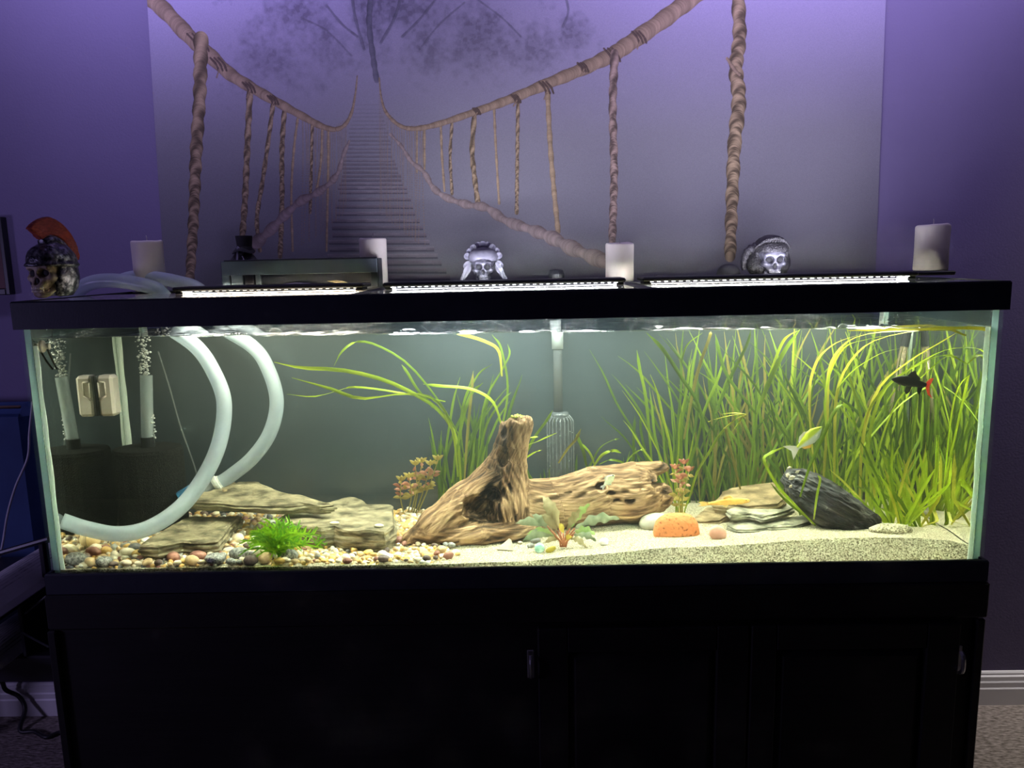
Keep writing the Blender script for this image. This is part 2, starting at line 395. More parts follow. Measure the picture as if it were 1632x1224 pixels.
for x in (-0.285, 0.268): mk('brace', *box(x - 0.016, x + 0.016, 0.010, 0.450, TOPZ - 0.010, TOPZ - 0.001, 0.002), M_frame, aq)
mk('front_pane', *box(-XO, XO, 0.0, 0.0125, zb0, zt0), M_glass, aq)
for sx in (-1, 1):
    a, c = (-XO, -XI - 0.0004) if sx < 0 else (XI + 0.0004, XO)
    V, F = box(a, c, 0.0130, YB + 0.002, zb0, zt0)
    o = mk('side_pane', V, F, [M_sideglass, M_edge], aq)
    for p in o.data.polygons:
        if abs(p.normal.y) > 0.9: p.material_index = 1
    mk('side_light_block', *box(*sorted((sx * (XO + 0.0003), sx * (XO + 0.0008))), 0.0135, YB + 0.002, ZB + 0.001, ZB + 0.4815), M_black, aq)  # added black sheet that stops light leaking out through the end pane
    for (yy, sgn, r) in ((0.0140, 1, 0.0085), (YB - 0.0015, -1, 0.0095)):
        xs = sx * (XI - 0.0010); zz = np.linspace(ZB - 0.012, ZB + 0.449, 24); pr = []
        for z in zz:
            rr = r * (1 + 0.08 * math.sin(z * 60) + 0.05 * math.sin(z * 23)); pr.append([(xs, yy, z)] + [(xs - sx * rr * math.cos(t), yy + sgn * rr * math.sin(t), z) for t in np.linspace(0, PI / 2, 5)])
        V, F = seg_grid(np.array(pr)); mk('silicone_bead', V, F, M_silicone, aq, smooth=False)
mk('back_pane', *box(-XO, XO, YB + 0.0045, YB + 0.014, zb0, zt0), M_sideglass, aq)
mk('back_panel', *box(-XI + 0.001, XI - 0.001, YB - 0.001, YB + 0.0008, ZB - 0.016, ZB + 0.4445), M_backpanel, aq)
mk('bottom_pane', *box(-XI, XI, 0.013, YB + 0.003, ST + 0.006, ZB - 0.0195), M_sideglass, aq)
for (x0, x1, y1) in ((-0.893, -0.303, 0.27), (-0.267, 0.25, 0.355), (0.287, 0.893, 0.355)):
    mk('glass_lid', *box(x0, x1, 0.0035, y1, TOPZ - 0.0055, TOPZ - 0.001), M_lidglow if x0 < -.5 else M_lid, aq)
mk('rear_strip', *box(-0.30, 0.893, 0.357, 0.4545, TOPZ - 0.0055, TOPZ + 0.0005, 0.001), M_black, aq)
mk('rear_strip', *box(-0.893, -0.302, 0.390, 0.4545, TOPZ - 0.0055, TOPZ + 0.0005, 0.001), M_black, aq)

# light bars
M_bar = mat('bar_housing', (0.016, 0.016, 0.019), (0.022, 0.022, 0.026), rough=0.45, scale=60, spec=0.4)
M_led_lit = emis('led_lit', (0.95, 0.98, 1.0), 14.0)
M_led_warm = emis('led_warm', (1.0, 0.90, 0.72), 3.0)
for nm, x0, x1, led, lab, nled in (('light_bar', -0.715, -0.305, M_led_warm, 'slim black light bar left of the middle, under the smoky tray', 26),
                             ('light_bar', -0.265, 0.250, M_led_lit, 'slim black light bar glaring white over the middle of the tank', 34),
                             ('light_bar', 0.285, 0.862, M_led_lit, 'slim black light bar with a row of bright dots over the planted end', 36)):
    z0 = TOPZ + 0.005
    t = thing(nm, ((x0 + x1) / 2, FY, TOPZ), lab, 'light', 'light bars on the lid')
    V, F = box(x0, x1, FY - 0.042, FY + 0.044, z0, z0 + 0.009, 0.003); mk('housing', V, F, M_bar, t)
    for xe in (x0 + 0.012, x1 - 0.012): mk('foot', *box(xe - 0.008, xe + 0.008, FY - 0.036, FY + 0.018, TOPZ - 0.0008, z0 + 0.001, 0.001), M_black, t)
    b = B()
    for x in np.linspace(x0 + 0.02, x1 - 0.02, nled): b.add(*box(x - 0.003, x + 0.003, FY - 0.036, FY - 0.030, z0 - 0.0010, z0 + 0.0005))
    tag(b.go('diode_row', led, t), 'row of lit diodes')
# ------------------------------------------------------------------ water
def waterz(x): return ZB + 0.4562 - 0.0068 * x / 0.9
m, nt, out = newmat('water_sides'); g = nd(nt, 'ShaderNodeBsdfGlass'); g.inputs['IOR'].default_value = NW; g.inputs['Roughness'].default_value = 0.0
g.inputs[0].default_value = (0.985, 1.0, 0.975, 1); nt.links.new(g.outputs[0], out.inputs['Surface']); M_water = m
M_surf = thin('water_surface', (0.99, 1.0, 0.985), 0.025, rough=0.0, bump=0.25, bscale=300, bstretch=(0.35, 1.5, 1), bdist=0.001)
VOL = 0.16
if VOL:
    vs = nd(nt, 'ShaderNodeVolumeScatter'); vs.inputs['Density'].default_value = VOL; vs.inputs[0].default_value = (0.85, 0.95, 0.9, 1); vs.inputs['Anisotropy'].default_value = 0.3
    va = nd(nt, 'ShaderNodeVolumeAbsorption'); va.inputs[0].default_value = (0.72, 1.0, 0.30, 1); va.inputs['Density'].default_value = 0.22
    ad = nd(nt, 'ShaderNodeAddShader'); nt.links.new(vs.outputs[0], ad.inputs[0]); nt.links.new(va.outputs[0], ad.inputs[1]); nt.links.new(ad.outputs[0], out.inputs['Volume'])
nx, ny = 760, 70
xs = np.linspace(-XI + 0.0003, XI - 0.0003, nx); ys = 0.0128 + (YB + 0.0025 - 0.0128) * np.linspace(0, 1, ny) ** 1.6
GX, GY = np.meshgrid(xs, ys, indexing='ij')
rip = 0.0022 * fbm(np.stack([GX * 26, GY * 40, GX * 0], -1), 4) * (0.7 + 0.9 * np.abs(vnoise(np.stack([GX * 4.3, GX * 0, GX * 0 + 5], -1)))) + 0.00035 * vnoise(np.stack([GX * 130, GY * 190, GX * 0], -1))
rip = rip + 0.002 * np.exp(-(GY - 0.0128) / 0.002) + 0.0016 * vnoise(np.stack([GX * 7, GY * 2, GX * 0 + 3], -1)) * np.exp(-(GY - 0.0128) / 0.05)
T = np.stack([GX, GY, waterz(GX) + rip], -1).reshape(-1, 3)
F = [(i * ny + j, (i + 1) * ny + j, (i + 1) * ny + j + 1, i * ny + j + 1) for i in range(nx - 1) for j in range(ny - 1)]
nt_top = len(F); n0 = len(T); zbw = ZB - 0.0185
rim = [i * ny for i in range(nx)] + [(nx - 1) * ny + j for j in range(1, ny)] + [i * ny + ny - 1 for i in range(nx - 2, -1, -1)] + [j for j in range(ny - 2, 0, -1)]
Bv = T[rim].copy(); Bv[:, 2] = zbw; kk = len(rim)
F += [(rim[(q + 1) % kk], rim[q], n0 + q, n0 + (q + 1) % kk) for q in range(kk)] + [tuple(n0 + q for q in range(kk))[::-1]]
o = mk('water', np.vstack([T, Bv]), F, [M_water, M_surf])
for i, p in enumerate(o.data.polygons):
    p.material_index = 1 if i < nt_top else 0
    p.use_smooth = i < nt_top
tag(o, 'clear faintly green water filling the aquarium up to the black trim', 'water', kind='stuff')

# ------------------------------------------------------------------ substrate
_zf = np.array([at(px, py, 0.0128)[[0, 2]] for px, py in ((740, 898), (840, 896), (902, 889.6), (986, 884), (1048, 878), (1110, 875.5), (1180, 873), (1300, 864), (1400, 862), (1470, 862), (1520, 866), (1552, 872))])
def sstep(t): t = np.clip(t, 0, 1); return t * t * (3 - 2 * t)
def sandz(x, y):
    zf = np.interp(x, _zf[:, 0], _zf[:, 1]); t = sstep((y - 0.05) / 0.22)
    right = zf * (1 - t) + (ZB + 0.020) * t
    left = ZB + 0.0005 + 0.008 * sstep((y - 0.02) / 0.3)
    w = sstep((x + 0.16) / 0.10 + (y - 0.05) * 0.6)
    return left * (1 - w) + right * w
def onsand(px, py, dz=0.0):
    z = ZB + 0.01
    for _ in range(8):
        P = atz(px, py, z + dz); z = float(sandz(P[0], P[1]))
    return np.array([P[0], P[1], z])
M_sand = mat('pale_sand', (0.17, 0.15, 0.095), (0.56, 0.505, 0.355), rough=0.95, scale=330, detail=2, bump=0.9, bscale=300, lo=0.36, hi=0.62, c3=(0.38, 0.34, 0.235), spec=0.15)
nx, ny = 240, 60
xs = np.linspace(-XI + 0.002, XI - 0.002, nx); ys = np.linspace(0.0136, YB - 0.002, ny)
GX, GY = np.meshgrid(xs, ys, indexing='ij')
_y0 = 0.0136 + np.clip(0.61 * (sandz(xs, 0.014) - (ZB - 0.006)), 0, 0.028) * sstep((xs + 0.14) / 0.12)       # the sand falls away towards the glass
GY = _y0[:, None] + (ys[-1] - _y0[:, None]) * ((ys - ys[0]) / (ys[-1] - ys[0]))[None, :]
GZ = sandz(GX, GY) + 0.0022 * fbm(np.stack([GX * 22, GY * 22, GX * 0], -1), 3) * np.clip((GY - 0.0136) / 0.03, 0.25, 1)
T = np.stack([GX, GY, GZ], -1).reshape(-1, 3); n0 = len(T)
F = [(i * ny + j, (i + 1) * ny + j, (i + 1) * ny + j + 1, i * ny + j + 1) for i in range(nx - 1) for j in range(ny - 1)]
rim = [i * ny for i in range(nx)] + [(nx - 1) * ny + j for j in range(1, ny)] + [i * ny + ny - 1 for i in range(nx - 2, -1, -1)] + [j for j in range(ny - 2, 0, -1)]
Bv = T[rim].copy(); Bv[:, 2] = ZB - 0.017; Bv[:nx, 1] = 0.0136; kk = len(rim)
F += [(rim[(q + 1) % kk], rim[q], n0 + q, n0 + (q + 1) % kk) for q in range(kk)] + [tuple(n0 + q for q in range(kk))[::-1]]
tag(mk('sand', np.vstack([T, Bv]), F, M_sand), 'pale grainy sand sloping across the right two thirds of the tank floor', 'sand', kind='stuff')

# ------------------------------------------------------------------ gravel: pebbles
PEB = {'grey speckled': ((0.10, 0.105, 0.10), (0.42, 0.42, 0.38), 5.5), 'tan': ((0.46, 0.31, 0.15), (0.62, 0.46, 0.25), 1.6),
       'cream': ((0.66, 0.57, 0.40), (0.78, 0.70, 0.54), 1.4), 'golden': ((0.56, 0.33, 0.09), (0.68, 0.47, 0.17), 1.4),
       'dark brown': ((0.10, 0.065, 0.055), (0.17, 0.12, 0.10), 2.0), 'rust red': ((0.24, 0.095, 0.07), (0.36, 0.17, 0.12), 2.0),
       'white': ((0.76, 0.74, 0.68), (0.86, 0.84, 0.78), 1.2), 'slate grey': ((0.13, 0.13, 0.135), (0.22, 0.22, 0.22), 2.6)}
PM = {k: mat('pebble_' + k.replace(' ', '_'), a, b_, rough=0.45, scale=s_, detail=3, spec=0.4, rnd=True) for k, (a, b_, s_) in PEB.items()}
def pebble_shape(seed, base):
    V0, F0 = base; r = np.random.default_rng(seed); n = vnoise(V0 * 1.1 + seed * 7.7)
    V = V0 * (1 + 0.16 * n[:, None]); V = V * (1.0, 0.62 + 0.3 * r.random(), 0.55 + 0.2 * r.random()); return V, F0
def pmesh(V, F, mm, nm='pebble'):
    me = bpy.data.meshes.new(nm); me.from_pydata(V.tolist(), [], F); me.materials.append(mm); me.polygons.foreach_set('use_smooth', [True] * len(F)); me.update(); return me
PSH = [pebble_shape(s, ICO2) for s in range(6)]
PME = {k: [pmesh(V, F, PM[k]) for V, F in PSH] for k in PEB}
placed = []
BLOCK = []                      # footprints kept clear of pebbles: (x0, x1, y0, y1)
def pebble(x, y, z, r, kind, label=None, group='pebbles of the gravel bed', rz=None, shape=None, name='pebble', tilt=0.35):
    o = share(name, PME[kind][shape if shape is not None else random.randrange(6)], (x, y, z), rot=(random.uniform(-tilt, tilt), random.uniform(-tilt, tilt), rz if rz is not None else random.uniform(0, 6.28)), scale=(r, r, r))
    placed.append((x, y, r))
    if label is None:
        size = 'tiny' if r < 0.0068 else 'small' if r < 0.0095 else 'mid-sized' if r < 0.0125 else 'larger'
        where = 'against the left glass wall' if x < -0.80 else 'in front of the left flat slab' if x < -0.60 else 'around the bushy green plant' if x < -0.40 else 'before the thick tan slab' if x < -0.26 else 'near the driftwood root tip'
        row = 'at the front glass' if y < 0.035 else 'in the middle rows' if y < 0.09 else 'farther back'
        label = '%s %s pebble %s, %s' % (size, kind, where, row)
    return tag(o, label, 'pebble', group)
# the ones that stand out, by their place in the picture
for px, py, wpx, kind, lab, rz in (
    (124, 897, 36, 'grey speckled', 'large dark green-grey speckled pebble at the front glass, leftmost of the big ones', 0.1),
    (166, 899, 28, 'grey speckled', 'round speckled grey pebble at the front glass, right of the larger speckled one', 0.8),
    (150, 883, 26, 'rust red', 'flat reddish brown pebble lying behind the two speckled front pebbles', 0.0),
    (262, 887, 36, 'grey speckled', 'pale speckled pebble in front of the left flat slab', 0.0),
    (316, 890, 28, 'rust red', 'rounded maroon pebble below the left flat slab end', 0.2),
    (381, 888, 34, 'grey speckled', 'grey speckled pebble just left of the bright green plant', 0.0),
    (399, 898, 24, 'dark brown', 'smooth dark brown pebble at the front glass, left of the bright green plant', 0.5),
    (396, 873, 20, 'dark brown', 'dark pebble tucked left of the bright green plant, behind the speckled one', 0.4),
    (462, 889, 28, 'grey speckled', 'grey speckled pebble just right of the bright green plant foot', 0.1),
    (612, 894, 20, 'dark brown', 'brown pebble near the front glass, left of the driftwood root', 0.2),
    (343, 897, 32, 'grey speckled', 'speckled grey pebble at the front glass under the slab bridge', 0.2),
    (140, 868, 44, 'tan', 'wide tan flat stone behind the front pebbles on the left', 0.05),
    (215, 876, 22, 'slate grey', 'dark slate coloured pebble at the tip of the left flat slab', 0.6),
    (110, 866, 26, 'cream', 'long cream pebble beside the left glass wall', 0.3)):
    P = onsand(px, py, 0.006); r = wpx / 760 / 2
    pebble(P[0], max(P[1], 0.0145 + r * 0.75), P[2] + r * 0.45 + 0.004, r, kind, lab, rz=rz, tilt=0.12)
_stone_col = ['golden', 'tan', 'cream', 'golden', 'tan', 'cream', 'grey speckled', 'dark brown', 'rust red', 'golden', 'cream', 'tan', 'slate grey', 'white', 'golden', 'cream']
def gravel_edge(y): return -0.150 + 0.22 * y if y < 0.15 else -0.12
cnt = 0; tries = 0
while cnt < 286 and tries < 9000:
    tries += 1
    x = random.uniform(-0.888, gravel_edge(0.02) + 0.035); y = 0.016 + 0.20 * random.random() ** 1.7
    if x > gravel_edge(y): continue
    big = 1.0 if x < -0.45 else 0.72
    r = random.choice((0.0065, 0.008, 0.010, 0.012, 0.015)) * big * random.uniform(0.9, 1.1)
    y = max(y, 0.0142 + r)
    if any((x - a) ** 2 + (y - b_) ** 2 < (0.72 * (r + c_)) ** 2 for a, b_, c_ in placed): continue
    kind = random.choice(_stone_col) if x < -0.5 else random.choice(_stone_col[:5] + ['cream', 'golden', 'cream', 'white', 'tan', 'golden', 'rust red', 'dark brown', 'grey speckled'])
    pebble(x, y, float(sandz(x, y)) + 0.35 * r + 0.003 + 0.004 * random.random(), r, kind); cnt += 1
# the remaining small gravel: one body per colour group is joined into a single fill
b = B(); slot = []; kinds = list(PEB)
V1 = [pebble_shape(s + 30, ICO1) for s in range(5)]
for q in range(4200):
    y = 0.0160 + 0.425 * random.random() ** 0.85; x = random.uniform(-0.892, gravel_edge(y) + 0.03 * random.random())
    r = random.choice((0.0045, 0.006, 0.0075, 0.009, 0.0115)) * (1.0 if x < -0.4 else 0.8); y = max(y, 0.0140 + r)
    V, F = random.choice(V1); a = random.uniform(0, 6.28); ca, sa = math.cos(a), math.sin(a)
    R3 = np.array([[ca, -sa, 0], [sa, ca, 0], [0, 0, 1]]) @ np.array(Matrix.Rotation(random.uniform(-0.5, 0.5), 3, 'X'))
    b.add((V * r) @ R3.T + (x, y, float(sandz(x, y)) + random.uniform(-0.25, 0.55) * r), F)
    kd = random.choice(_stone_col) if x < -0.5 else random.choice(_stone_col[:5] + ['cream', 'golden', 'white', 'tan'])
    slot += [kinds.index(kd)] * len(F)
o = b.go('gravel', [PM[k] for k in kinds], smooth=True); o.data.polygons.foreach_set('material_index', slot)
tag(o, 'mixed tan, cream, red and grey gravel covering the left third of the tank floor', 'gravel', kind='stuff')

# ------------------------------------------------------------------ rocks
M_slate = mat('tan_slate', (0.085, 0.072, 0.042), (0.37, 0.315, 0.195), rough=0.85, scale=26, stretch=(1, 1, 4.5), bump=1.0, bscale=60, spec=0.2, detail=9.0, c3=(0.24, 0.205, 0.125))
M_slate2 = mat('grey_slate', (0.095, 0.092, 0.068), (0.39, 0.365, 0.265), rough=0.8, scale=30, detail=9.0, stretch=(1, 1, 4), bump=1.0, bscale=60, spec=0.2)
M_brown = mat('brown_slate', (0.10, 0.07, 0.032), (0.33, 0.245, 0.13), rough=0.8, scale=28, detail=9.0, stretch=(1, 1, 4), bump=1.0, bscale=60, spec=0.2)
def resample(P, n):
    P = np.asarray(P, float); Q = np.vstack([P, P[:1]]); d = np.r_[0, np.cumsum(np.linalg.norm(np.diff(Q, axis=0), axis=1))]
    u = np.linspace(0, d[-1], n, endpoint=False); return np.stack([np.interp(u, d, Q[:, k]) for k in range(3)], 1)
def slab(name, top, thick, material, label, seed=0, n=96, grow=0.06, rough=0.004, layers=9, group=None, cat='rock', skirt=0.0, topamp=None):
    """a broken stone plate: its top face outline in the world, its thickness, layered rough sides"""
    top = np.asarray(top, float); c = top.mean(0); O = resample(top, n); topamp = rough * 0.9 if topamp is None else topamp
    an = np.cross(top[1] - top[0], top[2] - top[1])
    if np.cross((O[1] - O[0]), (O[2] - O[1])).sum() == 0: pass
    area2 = sum(top[i][0] * top[(i + 1) % len(top)][1] - top[(i + 1) % len(top)][0] * top[i][1] for i in range(len(top)))
    if area2 < 0: O = O[::-1]
    rows = []
    for k in range(layers + 1):
        t = 1 - k / layers; R_ = O.copy(); d = R_ - c; d[:, 2] = 0; d /= np.linalg.norm(d, axis=1)[:, None] + 1e-9
        R_[:, 2] -= thick * t
        q = R_ * (16, 16, 120) + seed * 9.1
        R_ += d * (rough * 1.5 * (fbm(q, 3) + 0.6 * np.sign(math.sin(k * 2.4 + seed)) * 0.5) + grow * 0.1 * math.sin(PI * t) + skirt * t)[:, None]
        rows.append(R_)
    for s_ in (0.96, 0.86, 0.7, 0.52, 0.34, 0.16):
        R_ = c + (rows[layers] - c) * s_; rows.append(R_)
    for R_ in rows[layers:]:
        R_[:, 2] += topamp * fbm(R_ * 26 + seed * 3.3, 4)
    rows = np.array(rows); V, F = seg_grid(rows); kk = len(rows)
    cv = rows[-1].mean(0); V = np.vstack([V, cv, rows[0].mean(0)])
    F += [((kk - 1) * n + j, (kk - 1) * n + (j + 1) % n, kk * n) for j in range(n)] + [((j + 1) % n, j, kk * n + 1) for j in range(n)]
    o = mk(name, V, F, material, loc=(c[0], c[1], V[:, 2].min()), smooth=False)
    return tag(o, label, cat, group)
def plane_pts(px, z, a=0, b_=0, x0=0, y0=0): return [atp(x, y, z, x0, y0, a, b_) for x, y in px]
slab('flat_rock', plane_pts(((226, 868), (262, 842), (300, 823), (384, 822), (362, 838), (346, 861), (318, 863), (290, 861), (255, 869)), ZB + 0.040), 0.032, M_slate,
     'wedge-shaped tan slab lying on gravel under the left end of the top slab', seed=1, rough=0.005)
slab('flat_rock', plane_pts(((443, 826), (476, 806), (524, 801), (557, 791), (578, 797), (584, 803), (623, 804), (627, 836), (613, 847), (583, 846), (548, 844), (532, 840), (513, 843), (478, 836)), ZB + 0.050), 0.044, M_slate,
     'thick square-cornered tan slab supporting the right end of the top slab', seed=2, rough=0.0035, topamp=0.004)
c0 = atz(400, 800, ZB + 0.085)
slab('flat_rock', plane_pts(((293, 791), (302, 786), (330, 783), (352, 775), (380, 768), (412, 768), (440, 781), (480, 789), (524, 801), (500, 803), (478, 800), (450, 803), (420, 802), (392, 800), (352, 798), (310, 797)), ZB + 0.083, 0.02, 0.25, c0[0], c0[1]), 0.024, M_slate,
     'long layered tan slab bridging the two lower slabs', seed=3, rough=0.007, grow=0.12, topamp=0.006, skirt=-0.002)
slab('rock_chip', plane_pts(((348, 776), (356, 770), (372, 768), (380, 772), (374, 779), (356, 782)), ZB + 0.098), 0.012, M_brown, 'small brown stone chip sitting on the back of the bridging slab', seed=9, n=40, rough=0.003)
P = onsand(1140, 834)
slab('flat_rock', plane_pts(((1106, 828), (1128, 809), (1158, 807), (1168, 812), (1146, 830), (1118, 832)), P[2] + 0.006, 0.05, 0.42, P[0], P[1]), 0.020, M_brown, 'brown slab leaning at the left foot of the right rock pile', seed=4, n=64)
slab('flat_rock', plane_pts(((1140, 800), (1152, 784), (1180, 775), (1232, 768), (1248, 792), (1238, 802), (1190, 806)), ZB + 0.078, 0.12, 0.2, 0.5, 0.3), 0.030, M_brown, 'broad brown slab standing at the back of the right rock pile', seed=5, n=64)
slab('flat_rock', plane_pts(((1163, 836), (1180, 828), (1222, 828), (1226, 838), (1200, 842), (1176, 842)), ZB + 0.034), 0.017, M_slate2, 'dark grey slab at the bottom left of the right rock pile', seed=6, n=64, rough=0.003)
slab('flat_rock', plane_pts(((1214, 836), (1236, 826), (1284, 822), (1288, 829), (1262, 836), (1232, 838)), ZB + 0.036), 0.020, M_slate2, 'pale grey slab at the bottom right of the right rock pile', seed=7, n=64, rough=0.003)
slab('flat_rock', plane_pts(((1162, 812), (1184, 803), (1218, 796), (1256, 799), (1263, 807), (1240, 815), (1214, 822), (1196, 816), (1168, 819)), ZB + 0.056), 0.018, M_slate2, 'pale grey slab lying on top of the right rock pile', seed=8, n=72, rough=0.004)

def lump(name, c, r, material, label, cat='stone', seed=0, rz=0.0, tilt=(0, 0), amp=0.12, freq=1.6, power=1.0, base=ICO3, group=None, flat=False, cut=None):
    V, F = base; V = V.copy(); V = np.sign(V) * np.abs(V) ** power; V *= (1 + amp * fbm(V * freq + seed * 5.3, 3))[:, None]
    if cut is not None: V[:, 2] = np.maximum(V[:, 2], cut)
    V = V * r; R3 = np.array(Matrix.Rotation(rz, 3, 'Z') @ Matrix.Rotation(tilt[0], 3, 'X') @ Matrix.Rotation(tilt[1], 3, 'Y')); V = V @ R3.T + c
    o = mk(name, V, F, material, loc=(c[0], c[1], V[:, 2].min()), smooth=not flat); return tag(o, label, cat, group)
# black leaning rock: sections along its axis
M_blackrock = mat('black_rock', (0.010, 0.010, 0.011), (0.20, 0.19, 0.175), rough=0.5, scale=1.0, bump=1.0, bscale=2.2, spec=0.4, lo=0.42, hi=0.70, c3=(0.035, 0.034, 0.033), detail=6.0, grain=True)
ax = [np.array(atw(x, y, Y)) for x, y, Y in ((1249, 756, .20), (1272, 772, .185), (1300, 793, .17), (1330, 812, .155), (1362, 829, .145), (1390, 839, .14), (1404, 844, .14))]
ax = path(ax, 84); rp = np.interp(np.linspace(0, 1, 84), np.linspace(0, 1, 9), np.array([10, 24, 32, 34, 33, 29, 23, 16, 5]) / 760.0)
dirx = (ax[-1] - ax[0]) / np.linalg.norm(ax[-1] - ax[0]); nrm = np.cross(dirx, [0, 1, 0]); nrm /= np.linalg.norm(nrm); dep = np.cross(nrm, dirx)
rows = []; gq = []
for i in range(84):
    a = np.linspace(0, 2 * PI, 90, endpoint=False); e = np.sign(np.cos(a)) * np.abs(np.cos(a)) ** 0.9; f_ = np.sign(np.sin(a)) * np.abs(np.sin(a)) ** 0.9
    ring_ = ax[i] + rp[i] * (e[:, None] * nrm + 1.0 * f_[:, None] * dep)
    q = np.stack([(ring_ - ax[0]) @ dirx * 14, (ring_ - ax[0]) @ nrm * 95, (ring_ - ax[0]) @ dep * 70], 1)
    rad = (ring_ - ax[i]); rad /= np.linalg.norm(rad, axis=1)[:, None] + 1e-9
    rows.append(ring_ + rad * (0.009 * (0.5 - 1.6 * np.abs(fbm(q, 3))) + 0.003 * fbm(ring_ * 30, 2) - 0.002)[:, None]); gq.append(np.stack([q[:, 0] * .5, q[:, 1], q[:, 2]], 1))
V, F = seg_grid(np.array(rows)); F += [tuple(range(90))[::-1], tuple(83 * 90 + j for j in range(90))]
br = tag(mk('black_rock', V, F, M_blackrock, loc=(ax[45][0], ax[45][1], V[:, 2].min()), grain=np.vstack(gq)), 'long rough black rock with white flecks leaning on the right rock pile', 'rock')
M_fleck = mat('pale_fleck', (0.55, 0.48, 0.33), (0.68, 0.62, 0.48), rough=0.9, scale=60)
rowsA = np.array(rows)
for px, py, s_ in ((1262, 762, 5), (1258, 745, 4), (1262, 775, 3.5), (1271, 752, 3.2), (1255, 758, 4)):
    tgt = np.array([px, py]); P, t_ = wray(px, py)
    d = rowsA.reshape(-1, 3) - P; al = d @ t_ / (t_ @ t_); perp = np.linalg.norm(d - al[:, None] * t_, axis=1) + 0.02 * al; h = rowsA.reshape(-1, 3)[np.argmin(perp)]
    V, F = ICO1; V = V * (1 + 0.5 * vnoise(V * 2 + px)[:, None]) * (s_ / 700, 0.0022, s_ / 760); mk('fleck', V + h + (0, -0.001, 0), F, M_fleck, br)
M_terra = mat('terracotta', (0.20, 0.055, 0.02), (0.62, 0.22, 0.08), rough=0.85, scale=150, lo=.30, hi=.44, bump=0.6, bscale=160, spec=0.2)
P = onsand(1080, 856); lump('terracotta_stone', (P[0], P[1] + 0.018, P[2] + 0.004), (0.0485, 0.022, 0.044), M_terra, 'half-round orange terracotta piece standing in the sand', seed=3, amp=0.07, freq=2.0, power=0.85, cut=-0.25)
M_pink = mat('pink_stone', (0.62, 0.30, 0.22), (0.74, 0.42, 0.33), rough=0.6, scale=40)
P = onsand(1145, 859); lump('pink_stone', (P[0], P[1] + 0.008, P[2] + 0.010), (0.020, 0.010, 0.0155), M_pink, 'small pink stone on the sand right of the terracotta piece', seed=6, rz=0.3, tilt=(0, .5))
M_pale = mat('pale_rock', (0.33, 0.32, 0.25), (0.48, 0.47, 0.37), rough=0.8, scale=25, bump=0.4)
P = onsand(1048, 846); lump('pale_rock', (P[0], P[1] + 0.03, P[2] + 0.010), (0.036, 0.03, 0.022), M_pale, 'low pale grey rock behind the left end of the terracotta piece', seed=8)
P = onsand(1425, 851); lump('pale_rock', (P[0], P[1] + 0.02, P[2] + 0.004), (0.042, 0.022, 0.013), M_sand, 'low sandy-coloured flat stone right of the black rock', seed=9)
M_white = mat('white_quartz', (0.80, 0.76, 0.70), (0.90, 0.88, 0.84), rough=0.35, scale=40, trans=0.2)
M_shell = mat('white_orange_chip', (0.80, 0.52, 0.34), (0.88, 0.84, 0.76), rough=0.5, scale=45)
P = onsand(806, 877)
V = np.array([(-.019, 0, .002), (.017, -.004, .001), (.004, .013, .0), (.0075, .002, .025), (.012, .000, .022), (-.018, .008, .001)]) + P
mk_chip = mk('stone_chip', V, [(0, 1, 4, 3), (0, 3, 5), (1, 2, 4), (2, 5, 3, 4), (0, 5, 2, 1)], M_shell, loc=P)
tag(mk_chip, 'white and orange triangular stone chip on sand before the driftwood', 'stone')
P = onsand(963, 868); lump('quartz_stone', (P[0], P[1], P[2] + 0.006), (0.0095, 0.009, 0.0085), M_white, 'bright white quartz pebble on sand right of the crinkled plant', seed=4, power=0.8)
M_mint = mat('mint_marble', (0.22, 0.52, 0.38), (0.66, 0.84, 0.72), rough=0.25, scale=70, c3=(0.4, 0.68, 0.55))
P = onsand(860, 880); lump('glass_pebble', (P[0], P[1], P[2] + 0.009), (0.0105, 0.0095, 0.011), M_mint, 'mint green pebble on sand at the left foot of the crinkled plant', seed=2, amp=0.05)
P = onsand(714, 892); lump('red_stone', (P[0], P[1] + 0.004, P[2] + 0.007), (0.0125, 0.009, 0.0095), PM['rust red'], 'rounded red stone where the gravel meets the sand', seed=5, tilt=(0, -.5))
P = onsand(727, 883); lump('white_stone', (P[0], P[1], P[2] + 0.004), (0.0075, 0.006, 0.006), PM['white'], 'small white stone beside the red stone at the edge of the sand', seed=7)
P = onsand(829, 867); lump('cream_stone', (P[0], P[1], P[2] + 0.003), (0.005, 0.004, 0.0035), PM['cream'], 'tiny cream pebble lying alone between stone chip and crinkled plant', seed=7, base=ICO2)
for px, py, r, lab in ((853, 866, 0.011, 'grey stone half hidden under the left leaves of the crinkled plant'), (846, 874, 0.008, 'small grey stone left of the mint green pebble')):
    P = onsand(px, py); lump('grey_stone', (P[0], P[1] + .006, P[2] + 0.004), (r, r * .8, r * .7), PM['grey speckled'], lab, seed=px)
for px, py, lab in ((604, 838, 'yellowish pebble resting on the top face of the thick tan slab, right one'), (533, 834, 'long yellowish pebble on the front edge of the thick tan slab')):
    P = atz(px, py, ZB + 0.054); lump('slab_pebble', P, (0.011, 0.006, 0.0045), PM['cream'], lab, 'pebble', seed=px, base=ICO2)
